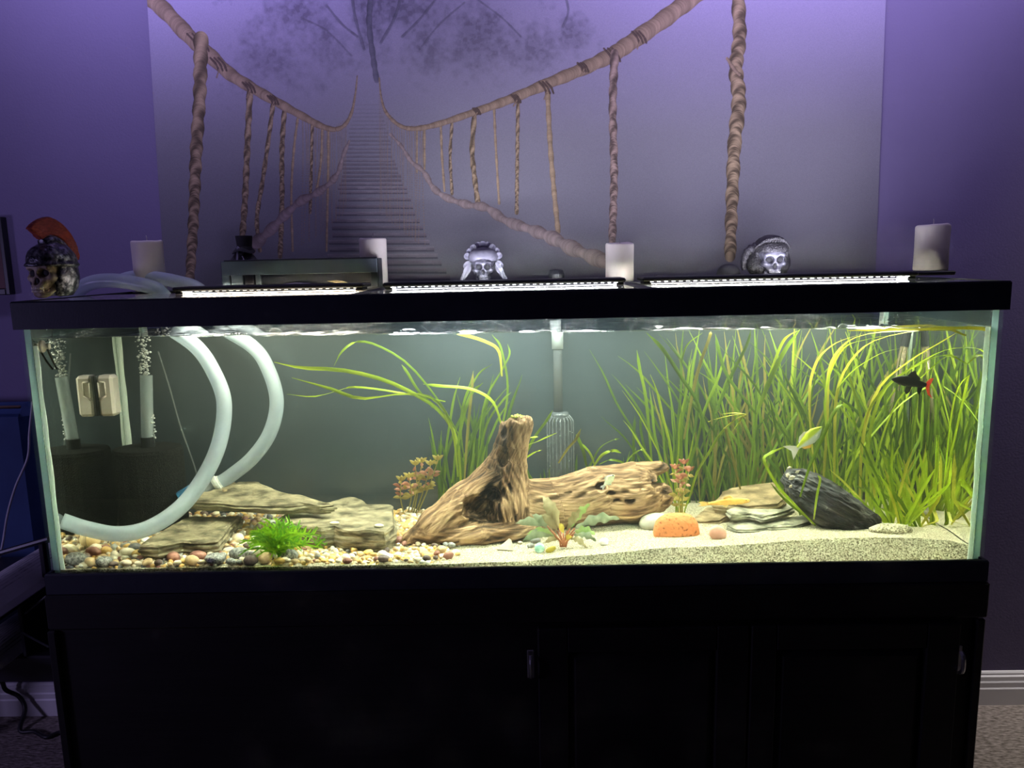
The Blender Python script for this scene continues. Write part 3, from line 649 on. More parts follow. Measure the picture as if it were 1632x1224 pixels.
# ------------------------------------------------------------------ driftwood
def wp(px, py, Y): return atw(px, py, Y)
def grainy(G, a, b_, ra, rb, ysc, amp, seed, roughk=1.0):
    a = np.asarray(a); b_ = np.asarray(b_); d = (b_ - a) / np.linalg.norm(b_ - a); n1 = np.cross(d, [0, 1, 0]); n1 /= np.linalg.norm(n1); n2 = np.cross(n1, d)
    D = cap(G, a, b_, ra, rb, ysc); mk_ = np.abs(D) < 0.022; A = G[mk_] - a; u = A @ d; v = A @ n1; w = A @ n2
    q = np.stack([u * 8 + seed, v * 80 + 2.2 * np.sin(u * 16 + seed), w * 60], -1)
    nz = np.zeros(D.shape); n3 = np.zeros(D.shape); nz[mk_] = 0.55 - 2.2 * np.abs(fbm(q, 3)); n3[mk_] = vnoise(np.stack([u * 5 + seed * 2, v * 30 + np.sin(u * 22), w * 26], -1))
    return D - amp * (0.75 * nz + 0.9 * n3 * roughk), nz * 0.30 + n3 * 0.22
kw = 1 / 742.0
segs = [  # (px,py,Y, radius px) pairs, depth factor
    ((820, 676, .215, 23), (812, 712, .215, 25), 0.9), ((812, 712, .215, 25), (803, 752, .215, 34), 0.9), ((803, 752, .215, 34), (806, 806, .205, 42), 1.0),
    ((842, 672, .215, 9), (822, 705, .215, 14), 0.9),
    ((795, 760, .215, 30), (742, 806, .20, 34), 1.2), ((742, 806, .20, 34), (690, 838, .175, 25), 1.3), ((690, 838, .175, 25), (652, 858, .155, 9), 1.3),
    ((770, 800, .26, 30), (700, 832, .25, 28), 1.0),
    ((668, 856, .15, 13), (770, 852, .15, 18), 1.2), ((770, 852, .15, 18), (846, 846, .175, 16), 1.2),
    ((815, 800, .225, 38), (880, 806, .235, 42), 1.0), ((880, 806, .235, 42), (950, 791, .245, 46), 0.95), ((950, 791, .245, 46), (1012, 789, .25, 45), 0.9), ((1012, 789, .25, 45), (1048, 791, .255, 26), 0.9),
    ((950, 768, .26, 26), (1008, 754, .265, 18), 0.9), ((1008, 754, .265, 18), (1056, 745, .27, 11), 0.9)]
def wood(G):
    D = None; tone = None
    for i, (p, q, ysc) in enumerate(segs):
        a, b_ = wp(*p[:3]), wp(*q[:3])
        d, t = grainy(G, a, b_, p[3] * kw, q[3] * kw, ysc, 0.0058, i * 0.0 + (3.1 if i < 4 else 7.7 if i < 10 else 1.3))
        if D is None: D, tone = d, t
        else:
            h = np.clip(0.5 + 0.5 * (D - d) / 0.012, 0, 1); tone = tone * (1 - h) + t * h; D = smin(D, d, 0.010)
    # hollow under the stump, knot holes, sawn and torn top
    q = G + 0.006 * np.stack([vnoise(G * 60), vnoise(G * 60 + 9), vnoise(G * 60 + 19)], -1)
    for (px, py, Y, r) in ((766, 812, .140, (.040, .052, .030)), (782, 796, .145, (.026, .05, .022)), (974, 786, .19, (.012, .022, .006)), (1003, 797, .20, (.012, .02, .008)), (982, 800, .195, (.012, .02, .004)), (926, 770, .19, (.006, .02, .004)), (958, 776, .20, (.010, .02, .008)), (905, 788, .185, (.012, .02, .003)),
                           (801, 690, .185, (.010, .012, .022)), (800, 728, .180, (.013, .012, .022)), (1046, 770, .25, (.020, .05, .007))):
        D = np.maximum(D, -ell(q, wp(px, py, Y), r))
    zt = wp(822, 664, .215)[2] - 0.004 + 0.010 * vnoise(np.stack([G[..., 0] * 90, G[..., 1] * 90, G[..., 1] * 0], -1)) + 0.14 * (G[..., 0] - wp(822, 664, .215)[0])
    D = np.maximum(D, np.where(G[..., 0] < wp(838, 664, .215)[0], G[..., 2] - zt, -1))
    return D, tone
lo = wp(640, 872, .10); hi = wp(1070, 655, .30)
lo = np.array([wp(636, 860, .15)[0], 0.095, ZB - 0.004]); hi = np.array([wp(1072, 780, .26)[0], 0.345, wp(830, 655, .215)[2] + 0.006])
def wood_grain(V):
    best = np.full(len(V), 9.0); out_ = np.zeros((len(V), 3))
    for i, (p, q, ysc) in enumerate(segs):
        a, b_ = wp(*p[:3]), wp(*q[:3]); d = (b_ - a) / np.linalg.norm(b_ - a); n1 = np.cross(d, [0, 1, 0]); n1 /= np.linalg.norm(n1); n2 = np.cross(n1, d)
        D = cap(V, a, b_, p[3] * kw, q[3] * kw, ysc); A = V - a; s_ = D < best; best[s_] = D[s_]; out_[s_] = np.stack([A @ d * 9, A @ n1 * 150 + 2 * np.sin(A @ d * 22), A @ n2 * 120], -1)[s_]
    return out_
V, F = nets(lambda G: wood(G)[0], lo, hi, 0.0025)
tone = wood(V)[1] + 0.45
for px, py, rr_ in ((800, 700, .030), (796, 735, .034), (785, 775, .036), (770, 815, .045), (730, 850, .05), (680, 860, .04), (820, 850, .04)):  # dark wood, with shade painted into the tone on stump front and hollow
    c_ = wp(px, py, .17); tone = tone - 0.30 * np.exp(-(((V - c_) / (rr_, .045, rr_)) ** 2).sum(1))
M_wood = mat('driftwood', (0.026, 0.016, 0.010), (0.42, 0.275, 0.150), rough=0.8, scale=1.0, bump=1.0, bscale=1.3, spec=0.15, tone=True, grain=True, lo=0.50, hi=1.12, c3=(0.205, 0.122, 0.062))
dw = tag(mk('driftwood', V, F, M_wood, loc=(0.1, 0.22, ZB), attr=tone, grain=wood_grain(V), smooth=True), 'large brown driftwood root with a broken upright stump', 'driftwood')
M_moss = mat('moss', (0.20, 0.26, 0.03), (0.50, 0.50, 0.09), rough=0.9, scale=120)
b = B(); c = wp(823, 664, .205)
for q in range(46):
    a = random.uniform(0, 6.28); r = 0.013 * random.random() ** 0.6; P = c + (r * 1.15 * math.cos(a) + 0.001, r * math.sin(a), -0.002)
    V, F = ICO1; b.add(V * random.uniform(0.0012, 0.0026) * (1, 1, 1.3) + P + (0, 0, random.uniform(0, .004)), F)
tag(b.go('moss_patch', M_moss, dw), 'yellow-green moss on the stump top')

# ------------------------------------------------------------------ plants
def leafmat(name, c1, c2, tr=0.42, rough=0.4, scale=14): return mat(name, c1, c2, rough=rough, scale=scale, trans=tr, spec=0.35, stretch=(1, 1, 0.6), lo=0.3, hi=0.7)
G_deep = leafmat('blade_deep_green', (0.060, 0.115, 0.010), (0.11, 0.185, 0.014))
G_mid = leafmat('blade_green', (0.12, 0.205, 0.012), (0.20, 0.30, 0.020))
G_lime = leafmat('blade_lime', (0.26, 0.38, 0.018), (0.40, 0.49, 0.03))
G_yel = leafmat('blade_yellow', (0.42, 0.40, 0.035), (0.55, 0.50, 0.06))
G_oliv = leafmat('blade_olive', (0.20, 0.17, 0.03), (0.30, 0.26, 0.05))
def blade(parent, P, w, material, tw=0.0, lift=0.0, n=16):
    P = path(P, n) if len(P) != n else np.asarray(P)
    u = np.linspace(0, 1, n); ww = w * np.minimum(1, 0.55 + 1.6 * u) * np.clip((1 - u) * 5.5, 0.12, 1)
    side = np.array([math.cos(tw), math.sin(tw) * 0.8, 0.15 * math.sin(tw * 3)])
    ang = tw + 0.7 * np.sin(u * 3 + tw * 5); side = np.stack([np.cos(ang * .6), np.sin(ang * .6) * 0.7, 0.25 * np.ones(n)], 1)
    V, F = ribbon(P, ww, side, 0.12); return mk('leaf', V, F, material, parent, smooth=True)
def grow(b0, az, th0, curl, L, n=16, wob=0.0, curl2=0.0):
    P = [np.array(b0, float)]; th = th0; ds = L / (n - 1); ca, sa = math.cos(az), math.sin(az); p0 = random.uniform(0, 6)
    for i in range(n - 1):
        s_ = i / (n - 1); th += (curl + curl2 * s_) * ds / 0.3 + wob * math.sin(p0 + i * 1.1) * 0.12
        d = np.array([ca * math.sin(th), sa * math.sin(th) * 0.6, math.cos(th)]); q = P[-1] + d * ds
        zs = waterz(q[0]) - 0.005 - 0.003 * random.random()
        if q[2] > zs: q[2] = zs; q[0] += ca * ds * 0.5
        q[0] = min(max(q[0], -0.885), 0.888); q[1] = min(max(q[1], 0.03), 0.432); P.append(q)
    return np.array(P)
def val(px, py, n, Lr, mats, label, group, lean=0.0, spread=0.25, wr=(0.0055, 0.0085), curl=(-0.3, 0.3), az=None, P0=None, name='ribbon_plant'):
    P = onsand(px, py) if P0 is None else P0
    P[1] = min(P[1], 0.42)
    t = thing(name, P, label, 'aquatic plant', group)
    for k in range(n):
        sgn = 1 if random.random() < 0.5 + lean else -1
        a = (0.0 if sgn > 0 else PI) + random.uniform(-0.5, 0.5)
        pts = grow(P + (random.uniform(-.008, .008), random.uniform(-.006, .006), -0.004), a, abs(random.gauss(0, spread)), random.uniform(*curl), random.uniform(*Lr), wob=random.uniform(0, 1), curl2=random.uniform(-.2, .5))
        blade(t, pts, random.uniform(*wr), random.choice(mats), tw=random.uniform(-0.7, 0.7))
    return t
def drawn(t, spec, n=18):
    """blades traced one by one: (points as px,py,Y), width in metres, material"""
    for pts, w, mm in spec:
        P = np.array([atw(*p) for p in pts]); 
        for q in P: q[2] = min(q[2], waterz(q[0]) - 0.004)
        blade(t, path(P, n), w * 0.82, mm, tw=random.uniform(-.3, .3), n=n)
gr = 'ribbon-leaved plants of the rear right thicket'
lab = 'tall green ribbon-leaved plant growing in the dense thicket at the rear right'
bases = []
for q in range(32):
    bases.append((1068 + q * 13.0 + random.uniform(-6, 6), random.choice((788, 795, 803, 812, 820))))
for i, (px, py) in enumerate(bases):
    far = py < 805
    where = 'behind the bronze stem plant' if px < 1130 else 'behind the right rock pile' if px < 1240 else 'behind the black rock' if px < 1345 else 'below the black fish' if px < 1440 else 'in the rear right corner'
    lab = '%s green ribbon-leaved plant of the rear thicket, %s' % ('farther' if far else 'nearer', where)
    val(px, py, 11, (0.13, 0.46), [G_deep, G_deep, G_mid, G_mid, G_oliv] if far and px < 1330 else [G_deep, G_mid, G_mid, G_lime], lab, gr, lean=-0.05, spread=0.19, curl=(-0.45, 0.6), wr=(0.0038, 0.0068))
# low bright clumps in front, right of the black rock
for i, (px, py) in enumerate(((1420, 838), (1440, 842), (1465, 840), (1485, 836), (1400, 828), (1450, 828), (1478, 822), (1428, 815))):
    val(px, py, 9, (0.07, 0.21), [G_lime, G_lime, G_mid, G_yel], '%s short lime ribbon-leaved plant counting rightwards from the black rock tip' % {1400: 'first', 1420: 'second', 1428: 'third', 1440: 'fourth', 1450: 'fifth', 1465: 'sixth', 1478: 'seventh', 1485: 'eighth'}[px], 'lime clumps right of the black rock', lean=-0.1, spread=0.42, curl=(-0.2, 0.9), wr=(0.0045, 0.0075))
# the big plant whose long blades stream along the surface to the right
t = thing('ribbon_plant', onsand(1360, 815), 'ribbon-leaved plant whose longest yellowing blades trail along the water surface to the right glass wall', 'aquatic plant')
drawn(t, [(((1330, 800, .30), (1330, 700, .28), (1335, 620, .25), (1360, 570, .22), (1400, 540, .18), (1480, 525, .12), (1560, 524, .08)), .010, G_yel),
          (((1310, 800, .3), (1318, 680, .28), (1320, 600, .24), (1335, 560, .2), (1370, 535, .16), (1440, 527, .1), (1530, 527, .06)), .010, G_yel),
          (((1370, 810, .3), (1375, 700, .26), (1400, 620, .22), (1450, 575, .17), (1500, 545, .12), (1525, 530, .10)), .011, G_yel),
          (((1350, 800, .3), (1370, 690, .26), (1400, 630, .22), (1440, 595, .18), (1500, 560, .14), (1545, 553, .12)), .007, G_lime),
          (((1380, 810, .28), (1385, 700, .25), (1410, 620, .22), (1470, 578, .16), (1510, 566, .13), (1541, 580, .11)), .009, G_lime),
          (((1390, 820, .28), (1400, 720, .25), (1430, 640, .2), (1470, 600, .16), (1505, 570, .13), (1530, 568, .11)), .006, G_lime),
          (((1340, 800, .3), (1330, 650, .27), (1350, 600, .22), (1400, 565, .17), (1435, 555, .14)), .006, G_lime),
          (((1500, 830, .2), (1520, 640, .14), (1555, 590, .08), (1575, 570, .04)), .006, G_lime),
          (((1330, 790, .3), (1315, 640, .25), (1340, 560, .18), (1385, 540, .14), (1420, 535, .1)), .008, G_lime),
          (((1300, 780, .3), (1290, 640, .27), (1300, 580, .22), (1330, 548, .17), (1380, 530, .12)), .007, G_yel),
          (((1540, 535, .08), (1500, 522, .1), (1430, 524, .08), (1350, 527, .06)), .009, G_yel),
          (((1580, 530, .03), (1560, 523, .04), (1500, 521, .05), (1440, 523, .05)), .010, G_yel)])
# bent blade in front of the black rock, and its neighbours
t = thing('ribbon_plant', onsand(1290, 842), 'ribbon-leaved plant with one long blade bent over like a hairpin before the black rock', 'aquatic plant')
drawn(t, [(((1275, 792, .12), (1290, 745, .12), (1310, 700, .13), (1328, 660, .14), (1340, 645, .15), (1352, 650, .155), (1362, 672, .16), (1366, 695, .16)), .0085, G_mid),
          (((1297, 828, .11), (1302, 790, .11), (1307, 765, .11), (1303, 757, .115)), .006, G_lime),
          (((1300, 838, .14), (1268, 806, .145), (1240, 775, .15), (1218, 735, .16), (1228, 722, .17), (1262, 708, .18)), .0075, G_lime),
          (((1180, 780, .3), (1168, 730, .28), (1158, 690, .27), (1157, 680, .27)), .008, G_oliv),
          (((1300, 835, .15), (1255, 800, .155), (1228, 770, .16)), .006, G_mid)])
# tall single blades at the left edge of the thicket
t = thing('ribbon_plant', onsand(1110, 800), 'ribbon-leaved plant with wide dark blades crossing at the left edge of the thicket', 'aquatic plant')
drawn(t, [(((1125, 770, .33), (1118, 660, .31), (1085, 600, .29), (1055, 555, .27), (1030, 530, .25)), .010, G_deep),
          (((1205, 660, .3), (1160, 600, .3), (1146, 560, .3), (1140, 532, .3)), .0095, G_deep),
          (((1140, 660, .3), (1165, 600, .3), (1190, 550, .29), (1197, 525, .28)), .009, G_deep),
          (((1210, 650, .3), (1225, 610, .28), (1250, 560, .26), (1275, 525, .24)), .013, G_mid),
          (((1225, 600, .28), (1245, 550, .25), (1258, 534, .24), (1275, 526, .22)), .008, G_lime),
          (((1040, 750, .34), (1030, 640, .34), (1020, 590, .34), (1015, 558, .34)), .0085, G_mid),
          (((1010, 755, .34), (1010, 700, .34), (1012, 662, .34)), .008, G_deep),
          (((1036, 752, .36), (1022, 690, .36), (1021, 660, .36)), .007, G_deep),
          (((1090, 700, .33), (1110, 600, .32), (1130, 540, .3), (1133, 528, .3)), .009, G_oliv),
          (((1085, 580, .3), (1095, 550, .29), (1120, 530, .28)), .005, G_mid)])
# clump behind the stump
lab2 = 'green ribbon-leaved plant in the clump behind the driftwood stump'
for px, py in ((706, 800), (728, 795), (752, 795), (775, 790)):
    val(px, py, 9, (0.12, 0.34), [G_deep, G_mid, G_mid, G_deep], lab2, 'ribbon-leaved plants behind the stump', lean=0.22, spread=0.14, curl=(0.0, 0.45), wr=(0.0045, 0.0075))
t = thing('ribbon_plant', onsand(725, 800), 'ribbon-leaved plant with long lime blades streaming left across open water', 'aquatic plant')
drawn(t, [(((735, 780, .36), (728, 700, .35), (700, 655, .33), (664, 630, .31), (610, 605, .28), (545, 590, .26), (480, 586, .24), (437, 577, .23)), .0105, G_lime),
          (((730, 760, .35), (720, 680, .34), (690, 635, .32), (640, 628, .3), (575, 635, .27), (525, 619, .26), (465, 602, .25)), .009, G_lime),
          (((710, 640, .33), (660, 630, .31), (600, 620, .3), (560, 617, .29), (540, 622, .28), (500, 632, .27), (457, 628, .26)), .0055, G_lime),
          (((735, 700, .34), (700, 640, .33), (650, 580, .33), (600, 550, .32), (568, 545, .31), (545, 560, .3), (532, 584, .3)), .006, G_mid),
          (((690, 650, .33), (665, 620, .33), (650, 595, .33), (640, 581, .33)), .0075, G_mid),
          (((800, 680, .34), (785, 640, .33), (750, 620, .33), (700, 615, .33), (674, 612, .33)), .0085, G_lime),
          (((740, 740, .35), (735, 660, .35), (760, 600, .35), (785, 580, .35)), .005, G_mid),
          (((760, 760, .35), (770, 650, .35), (800, 590, .35), (812, 565, .35), (809, 548, .35)), .0055, G_mid),
          (((740, 770, .35), (745, 690, .35), (752, 620, .35), (754, 592, .35)), .008, G_oliv),
          (((720, 770, .35), (735, 680, .35), (750, 630, .35), (770, 610, .35)), .009, G_mid),
          (((755, 770, .35), (775, 680, .35), (800, 640, .35), (815, 625, .35)), .006, G_mid),
          (((775, 770, .36), (808, 640, .36), (800, 560, .35), (784, 533, .34)), .006, G_mid),
          (((800, 600, .35), (795, 560, .34), (775, 545, .33), (740, 534, .32), (728, 533, .32)), .0085, G_yel)])
t = thing('ribbon_plant', onsand(850, 790), 'ribbon-leaved plant with blades reaching right from behind the stump', 'aquatic plant')
drawn(t, [(((800, 790, .33), (830, 720, .32), (860, 702, .31), (887, 690, .3)), .009, G_lime),
          (((800, 770, .33), (825, 740, .31), (850, 722, .3), (864, 717, .3)), .009, G_lime),
          (((830, 740, .33), (850, 700, .33), (870, 672, .33), (881, 654, .33)), .008, G_mid),
          (((835, 700, .32), (848, 697, .32), (858, 696, .32)), .006, G_lime),
          (((890, 738, .28), (905, 715, .28), (918, 700, .28), (926, 683, .28)), .008, G_oliv),
          (((935, 745, .33), (930, 720, .32), (922, 700, .32), (918, 692, .32)), .009, G_mid),
          (((948, 742, .33), (940, 722, .32), (925, 705, .32)), .006, G_lime),
          (((945, 745, .34), (960, 725, .33), (978, 718, .33), (990, 722, .33)), .008, G_lime),
          (((940, 745, .35), (955, 715, .35), (975, 702, .34), (988, 699, .34)), .006, G_mid),
          (((995, 742, .35), (1005, 728, .34), (1018, 718, .34), (1030, 716, .34)), .0065, G_lime),
          (((955, 740, .33), (972, 733, .32), (990, 736, .32), (992, 741, .32)), .006, G_mid)])
for px, py, lean in ((865, 782, .1), (905, 780, -.1), (985, 782, .2), (1030, 785, .0)):
    val(px, py, 6, (0.06, 0.15), [G_deep, G_mid, G_deep], 'small green ribbon-leaved plant peeping over the driftwood log', 'small ribbon-leaved plants behind the log', lean=lean, spread=0.3, wr=(0.004, 0.006))

t = thing('floating_plantlet', atw(1188, 661, .22), 'small drifting plantlet with pale trailing roots before the rear thicket', 'aquatic plant')
drawn(t, [(((1190, 660, .22), (1165, 662, .22), (1133, 670, .22)), .0032, G_yel), (((1190, 660, .22), (1172, 668, .22), (1152, 684, .21)), .0022, G_yel), (((1190, 661, .22), (1178, 672, .22), (1166, 690, .225)), .0022, G_lime), (((1189, 660, .22), (1170, 658, .22), (1150, 660, .23)), .0028, G_yel), (((1189, 661, .22), (1182, 666, .22), (1176, 680, .22)), .004, G_yel), (((1133, 670, .22), (1130, 672, .22), (1128, 671, .22)), .0025, G_yel)], n=8)
# leafy blades
def leaf(parent, base, tip, w, material, droop=0.2, n=7, side=None, name='leaf', wave=0.0, fold=0.2, pk=0.45):
    base = np.asarray(base, float); tip = np.asarray(tip, float); d = tip - base; L = np.linalg.norm(d)
    mid = (base + tip) / 2 + np.array([0, 0, droop * L]); P = path([base, mid, tip], n); u = np.linspace(0, 1, n)
    ww = w * (np.sin(PI * u ** (math.log(0.5) / math.log(pk))) * 0.92 + 0.08)
    if wave: ww = ww * (1 + 0.18 * np.sin(u * wave))
    s0 = side if side is not None else np.cross(d, [0.2, -1, 0.4]); V, F = ribbon(P, ww, s0, fold)
    if wave:
        V = V.reshape(n, 3, 3); V[:, 0, 2] += 0.10 * w * np.sin(u * wave * 1.0); V[:, 2, 2] += 0.10 * w * np.sin(u * wave * 1.0 + 2); V = V.reshape(-1, 3)
    return mk(name, V, F, material, parent, smooth=True)
L_red = leafmat('red_leaf', (0.36, 0.11, 0.07), (0.58, 0.27, 0.14)); L_pink = leafmat('pink_leaf', (0.52, 0.21, 0.15), (0.68, 0.40, 0.24)); L_ol = leafmat('bronze_leaf', (0.36, 0.26, 0.05), (0.52, 0.42, 0.11))
L_stem = mat('pale_stem', (0.30, 0.28, 0.06), (0.42, 0.36, 0.11), rough=0.5, scale=30)
def stems(name, base, tops, label, lsz, cols, dens=5, Y=None):
    t = thing(name, base, label, 'aquatic plant')
    for (px, py, yy, x0) in tops:
        tip = atw(px, py, yy); b0 = base + (x0, 0, -0.004)
        mid = (b0 + tip) / 2 + (random.uniform(-.008, .008), 0, 0.004); P = path([b0, mid, tip], 14)
        mk('stem', *tube(P, np.linspace(0.0019, 0.0011, 14), 6), L_stem, t, smooth=True)
        for k in range(dens):
            s_ = 0.45 + 0.55 * (k + 0.5) / dens; c = P[min(13, int(s_ * 13))]
            for a in (0, PI):
                aa = a + k * 1.2 + random.uniform(-.4, .4); Ln = lsz * random.uniform(0.7, 1.15) * (1.1 - 0.35 * s_)
                tp = c + Ln * np.array([math.cos(aa), 0.6 * math.sin(aa), random.uniform(-0.25, 0.55)])
                leaf(t, c, tp, Ln * random.uniform(0.36, 0.5), cols[0 if s_ < 0.6 else random.randrange(1, len(cols))], droop=random.uniform(-.05, .3), n=6)
        for a in np.linspace(0, 2 * PI, 5)[:-1]:
            Ln = lsz * 0.7; leaf(t, tip, tip + Ln * np.array([math.cos(a) * .7, math.sin(a) * .4, 0.7]), Ln * .42, cols[-1], droop=0.1, n=6)
    return t
B0 = onsand(652, 818)
stems('red_stem_plant', B0, [(640, 767, .36, -.012), (662, 742, .36, .004), (672, 738, .37, .010), (686, 742, .36, .014), (698, 734, .36, .018), (652, 762, .34, -.004)], 'reddish stem plant left of the driftwood root', 0.026, [L_ol, L_red, L_pink, L_ol], dens=5)
B0 = atw(1086, 823, .20); B0[2] = float(sandz(B0[0], .20))
stems('bronze_stem_plant', B0, [(1076, 748, .235, -.006), (1090, 740, .235, .002), (1098, 752, .225, .004), (1084, 765, .22, -.002)], 'bronze-leaved stem plant behind the terracotta piece', 0.024, [L_ol, L_pink, L_ol, L_red], dens=4)
# bright green bushy plant in the gravel
L_bush = leafmat('bush_leaf', (0.17, 0.42, 0.012), (0.36, 0.62, 0.035)); L_bush2 = leafmat('bush_leaf_dark', (0.10, 0.30, 0.012), (0.20, 0.45, 0.03))  # second material is a deeper green for some leaves, stem and sprig
B0 = atw(444, 890, .050); B0[2] = float(sandz(B0[0], B0[1])) + 0.004
t = thing('bushy_plant', B0, 'bright green bushy plant with forked leaves in the front gravel', 'aquatic plant')
mk('stem', *tube(path([B0 - (0, 0, .003), B0 + (0.001, 0, .02), B0 + (0.002, 0.004, .05)], 8), 0.002, 6), L_bush2, t)
def forked(parent, c, tip, w, material):
    d = tip - c; L = np.linalg.norm(d); d = d / L; sd = np.cross(d, [random.uniform(-.4, .4), -1, random.uniform(-.2, .5)]); sd /= np.linalg.norm(sd); b = B()
    P = path([c, (c + tip) / 2 + (0, 0, 0.12 * L), tip], 7); b.add(*ribbon(P, w * np.array([.5, .8, 1, 1, .9, .7, .2]), sd, 0.15))
    for i, s_ in ((2, 1), (3, -1), (4, 1), (5, -1)):
        q = P[i]; L2 = L * random.uniform(0.16, 0.28); e = q + (d * 0.75 + sd * s_ * 0.75) * L2; b.add(*ribbon(np.array([q, (q + e) / 2, e]), w * np.array([.8, .6, .15]), np.cross(d, sd) * 0.3 + sd * .2 + d * .7, 0.1))
    b.go('leaf', material, parent, smooth=True)
for k in range(105):
    a = random.uniform(0, 2 * PI); el = random.uniform(-0.05, 1.25); Ln = random.uniform(0.036, 0.084) * (1.0 if el < 0.9 else 0.9)
    c = B0 + (random.uniform(-.006, .006), random.uniform(-.004, .01), random.uniform(0.006, 0.042))
    d = np.array([math.cos(a) * math.cos(el) * 1.08, math.sin(a) * math.cos(el) * 0.65, math.sin(el) * 0.80]); tip = c + d * Ln
    if tip[1] < 0.017: tip[1] = 0.017 + 0.002 * random.random()
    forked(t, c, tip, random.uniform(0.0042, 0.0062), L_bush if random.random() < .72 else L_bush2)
B1 = atw(508, 876, .075); B1[2] = float(sandz(B1[0], .06)) + 0.006
t = thing('sprig', B1, 'loose thin green sprig beside the bushy plant against the thick slab', 'aquatic plant')
for px, py in ((500, 858), (512, 852), (520, 860), (522, 868), (514, 873), (506, 866)):
    forked(t, atw(503, 868, .072), atw(px, py, .066), 0.0026, L_bush2)
# crinkled rosette
C_g = leafmat('crinkled_leaf', (0.17, 0.22, 0.12), (0.36, 0.40, 0.26), rough=0.35, scale=60); C_b = leafmat('bronze_crinkled_leaf', (0.24, 0.20, 0.08), (0.42, 0.36, 0.20), rough=0.35, scale=60)
C_l = leafmat('light_crinkled_leaf', (0.22, 0.36, 0.09), (0.38, 0.50, 0.18), rough=0.35, scale=60); C_r = mat('red_stalk', (0.36, 0.10, 0.04), (0.48, 0.19, 0.08), rough=0.5, scale=40)
C_y = leafmat('yellow_leaf', (0.50, 0.40, 0.05), (0.62, 0.52, 0.10))
B0 = onsand(898, 874); Yc = B0[1] + 0.01
t = thing('crinkled_plant', B0, 'crinkle-leaved rosette with red stalks on sand before the driftwood log', 'aquatic plant')
for (x1, y1, x2, y2, dy, w, mm) in ((891, 842, 866, 791, .02, .030, C_b), (888, 846, 863, 820, .0, .020, C_b), (880, 846, 848, 820, .01, .020, C_g), (872, 838, 822, 834, .02, .020, C_g), (884, 854, 833, 862, -.012, .020, C_g),
                                    (886, 856, 840, 851, -.006, .017, C_l), (908, 842, 940, 803, .015, .017, C_l), (904, 846, 925, 812, .0, .018, C_b), (916, 842, 987, 826, .02, .022, C_g), (916, 848, 948, 851, -.01, .018, C_l), (914, 853, 950, 862, -.02, .016, C_g),
                                    (908, 858, 935, 873, -.02, .013, C_b), (890, 860, 868, 866, -.02, .012, C_b), (898, 850, 892, 834, -.01, .013, C_y), (900, 862, 912, 856, -.024, .011, C_y)):
    st, tp = atw(x1, y1, Yc), atw(x2, y2, Yc + dy)
    lf = leaf(t, st, tp, w * 0.92, mm, droop=0.10 if y2 < 845 else 0.16, n=15, wave=22, fold=0.14, pk=0.5)
    mk('stalk', *tube(path([B0 + (random.uniform(-.006, .006), .004, 0.002), (B0 + st) / 2 + (0, 0, .004), st], 6), 0.0017, 6), C_r, t, smooth=True)
P = onsand(878, 880); o = lump('fallen_leaf', P + (0, 0, .006), (0.012, 0.006, 0.006), C_y, 'yellow curled leaf scrap leaning on the mint green pebble', 'leaf', seed=3, rz=.3, tilt=(.5, -.5), base=ICO2)

# ------------------------------------------------------------------ fish
def fish(name, head, tail, Y0, Y1, prof, thick, material, label, fins, eye=0.012, eyem=None, up=None, belly=None):
    """head/tail tips in the picture; prof: (u, dorsal, ventral) in lengths; u runs from nose to tail root"""
    H, T_ = atw(*head, Y0), atw(*tail, Y1); L = np.linalg.norm(T_ - H); ex = (T_ - H) / L
    ez = np.array([0, 0, 1.0]); ez -= ex * ez.dot(ex); ez /= np.linalg.norm(ez); ey = np.cross(ez, ex)
    t = thing(name, (H + T_) / 2, label, 'fish')
    pr = np.array(prof); u = np.linspace(0, pr[-1, 0], 26); do = np.interp(u, pr[:, 0], pr[:, 1]); ve = np.interp(u, pr[:, 0], pr[:, 2]); rows = []
    for i in range(26):
        a = np.linspace(0, 2 * PI, 18, endpoint=False); c = (do[i] - ve[i]) / 2; h = (do[i] + ve[i]) / 2; wd = thick * h ** 0.75 * (0.2 ** 0.25)
        rows.append(H + L * (u[i] * ex + (c + h * np.sin(a))[:, None] * ez + (wd * np.cos(a))[:, None] * ey))
    V, F = seg_grid(np.array(rows)); F += [tuple(range(18))[::-1], tuple(25 * 18 + j for j in range(18))]
    bd = mk('body', V, F, material, t, smooth=True)
    for (nm, pts, mm) in fins:
        p2 = np.array(pts); c = p2.mean(0); V = []
        for s_ in (-1, 1):
            for (uu, vv, *o_) in pts: V.append(H + L * (uu * ex + vv * ez + (s_ * 0.004 + (o_[0] if o_ else 0)) * ey))
        k = len(pts); F = [tuple(range(k)), tuple(range(2 * k - 1, k - 1, -1))] + [(j, (j + 1) % k, k + (j + 1) % k, k + j) for j in range(k)]
        mk(nm, V, F, mm, t)
    ue = 0.09; he = np.interp(ue, pr[:, 0], pr[:, 1]) * 0.30
    for s_ in (-1, 1):
        wd = thick * ((np.interp(ue, pr[:, 0], pr[:, 1]) + np.interp(ue, pr[:, 0], pr[:, 2])) / 2) ** 0.75 * (0.2 ** 0.25)
        mk('eye', ICO2[0] * eye * L + (H + L * (ue * ex + he * ez + s_ * wd * 0.82 * ey)), ICO2[1], eyem or M_eye, t, smooth=True)
    return t
M_eye = mat('fish_eye', (0.01, 0.01, 0.01), (0.02, 0.02, 0.02), rough=0.1)
F_blk = mat('black_fish_skin', (0.012, 0.012, 0.013), (0.022, 0.022, 0.024), rough=0.45, scale=40, spec=0.5); F_red = mat('red_fin', (0.72, 0.07, 0.04), (0.80, 0.12, 0.07), rough=0.5, scale=40, trans=0.35); F_bfin = mat('black_fin', (0.014, 0.014, 0.014), (0.025, 0.025, 0.025), rough=0.5, scale=60)
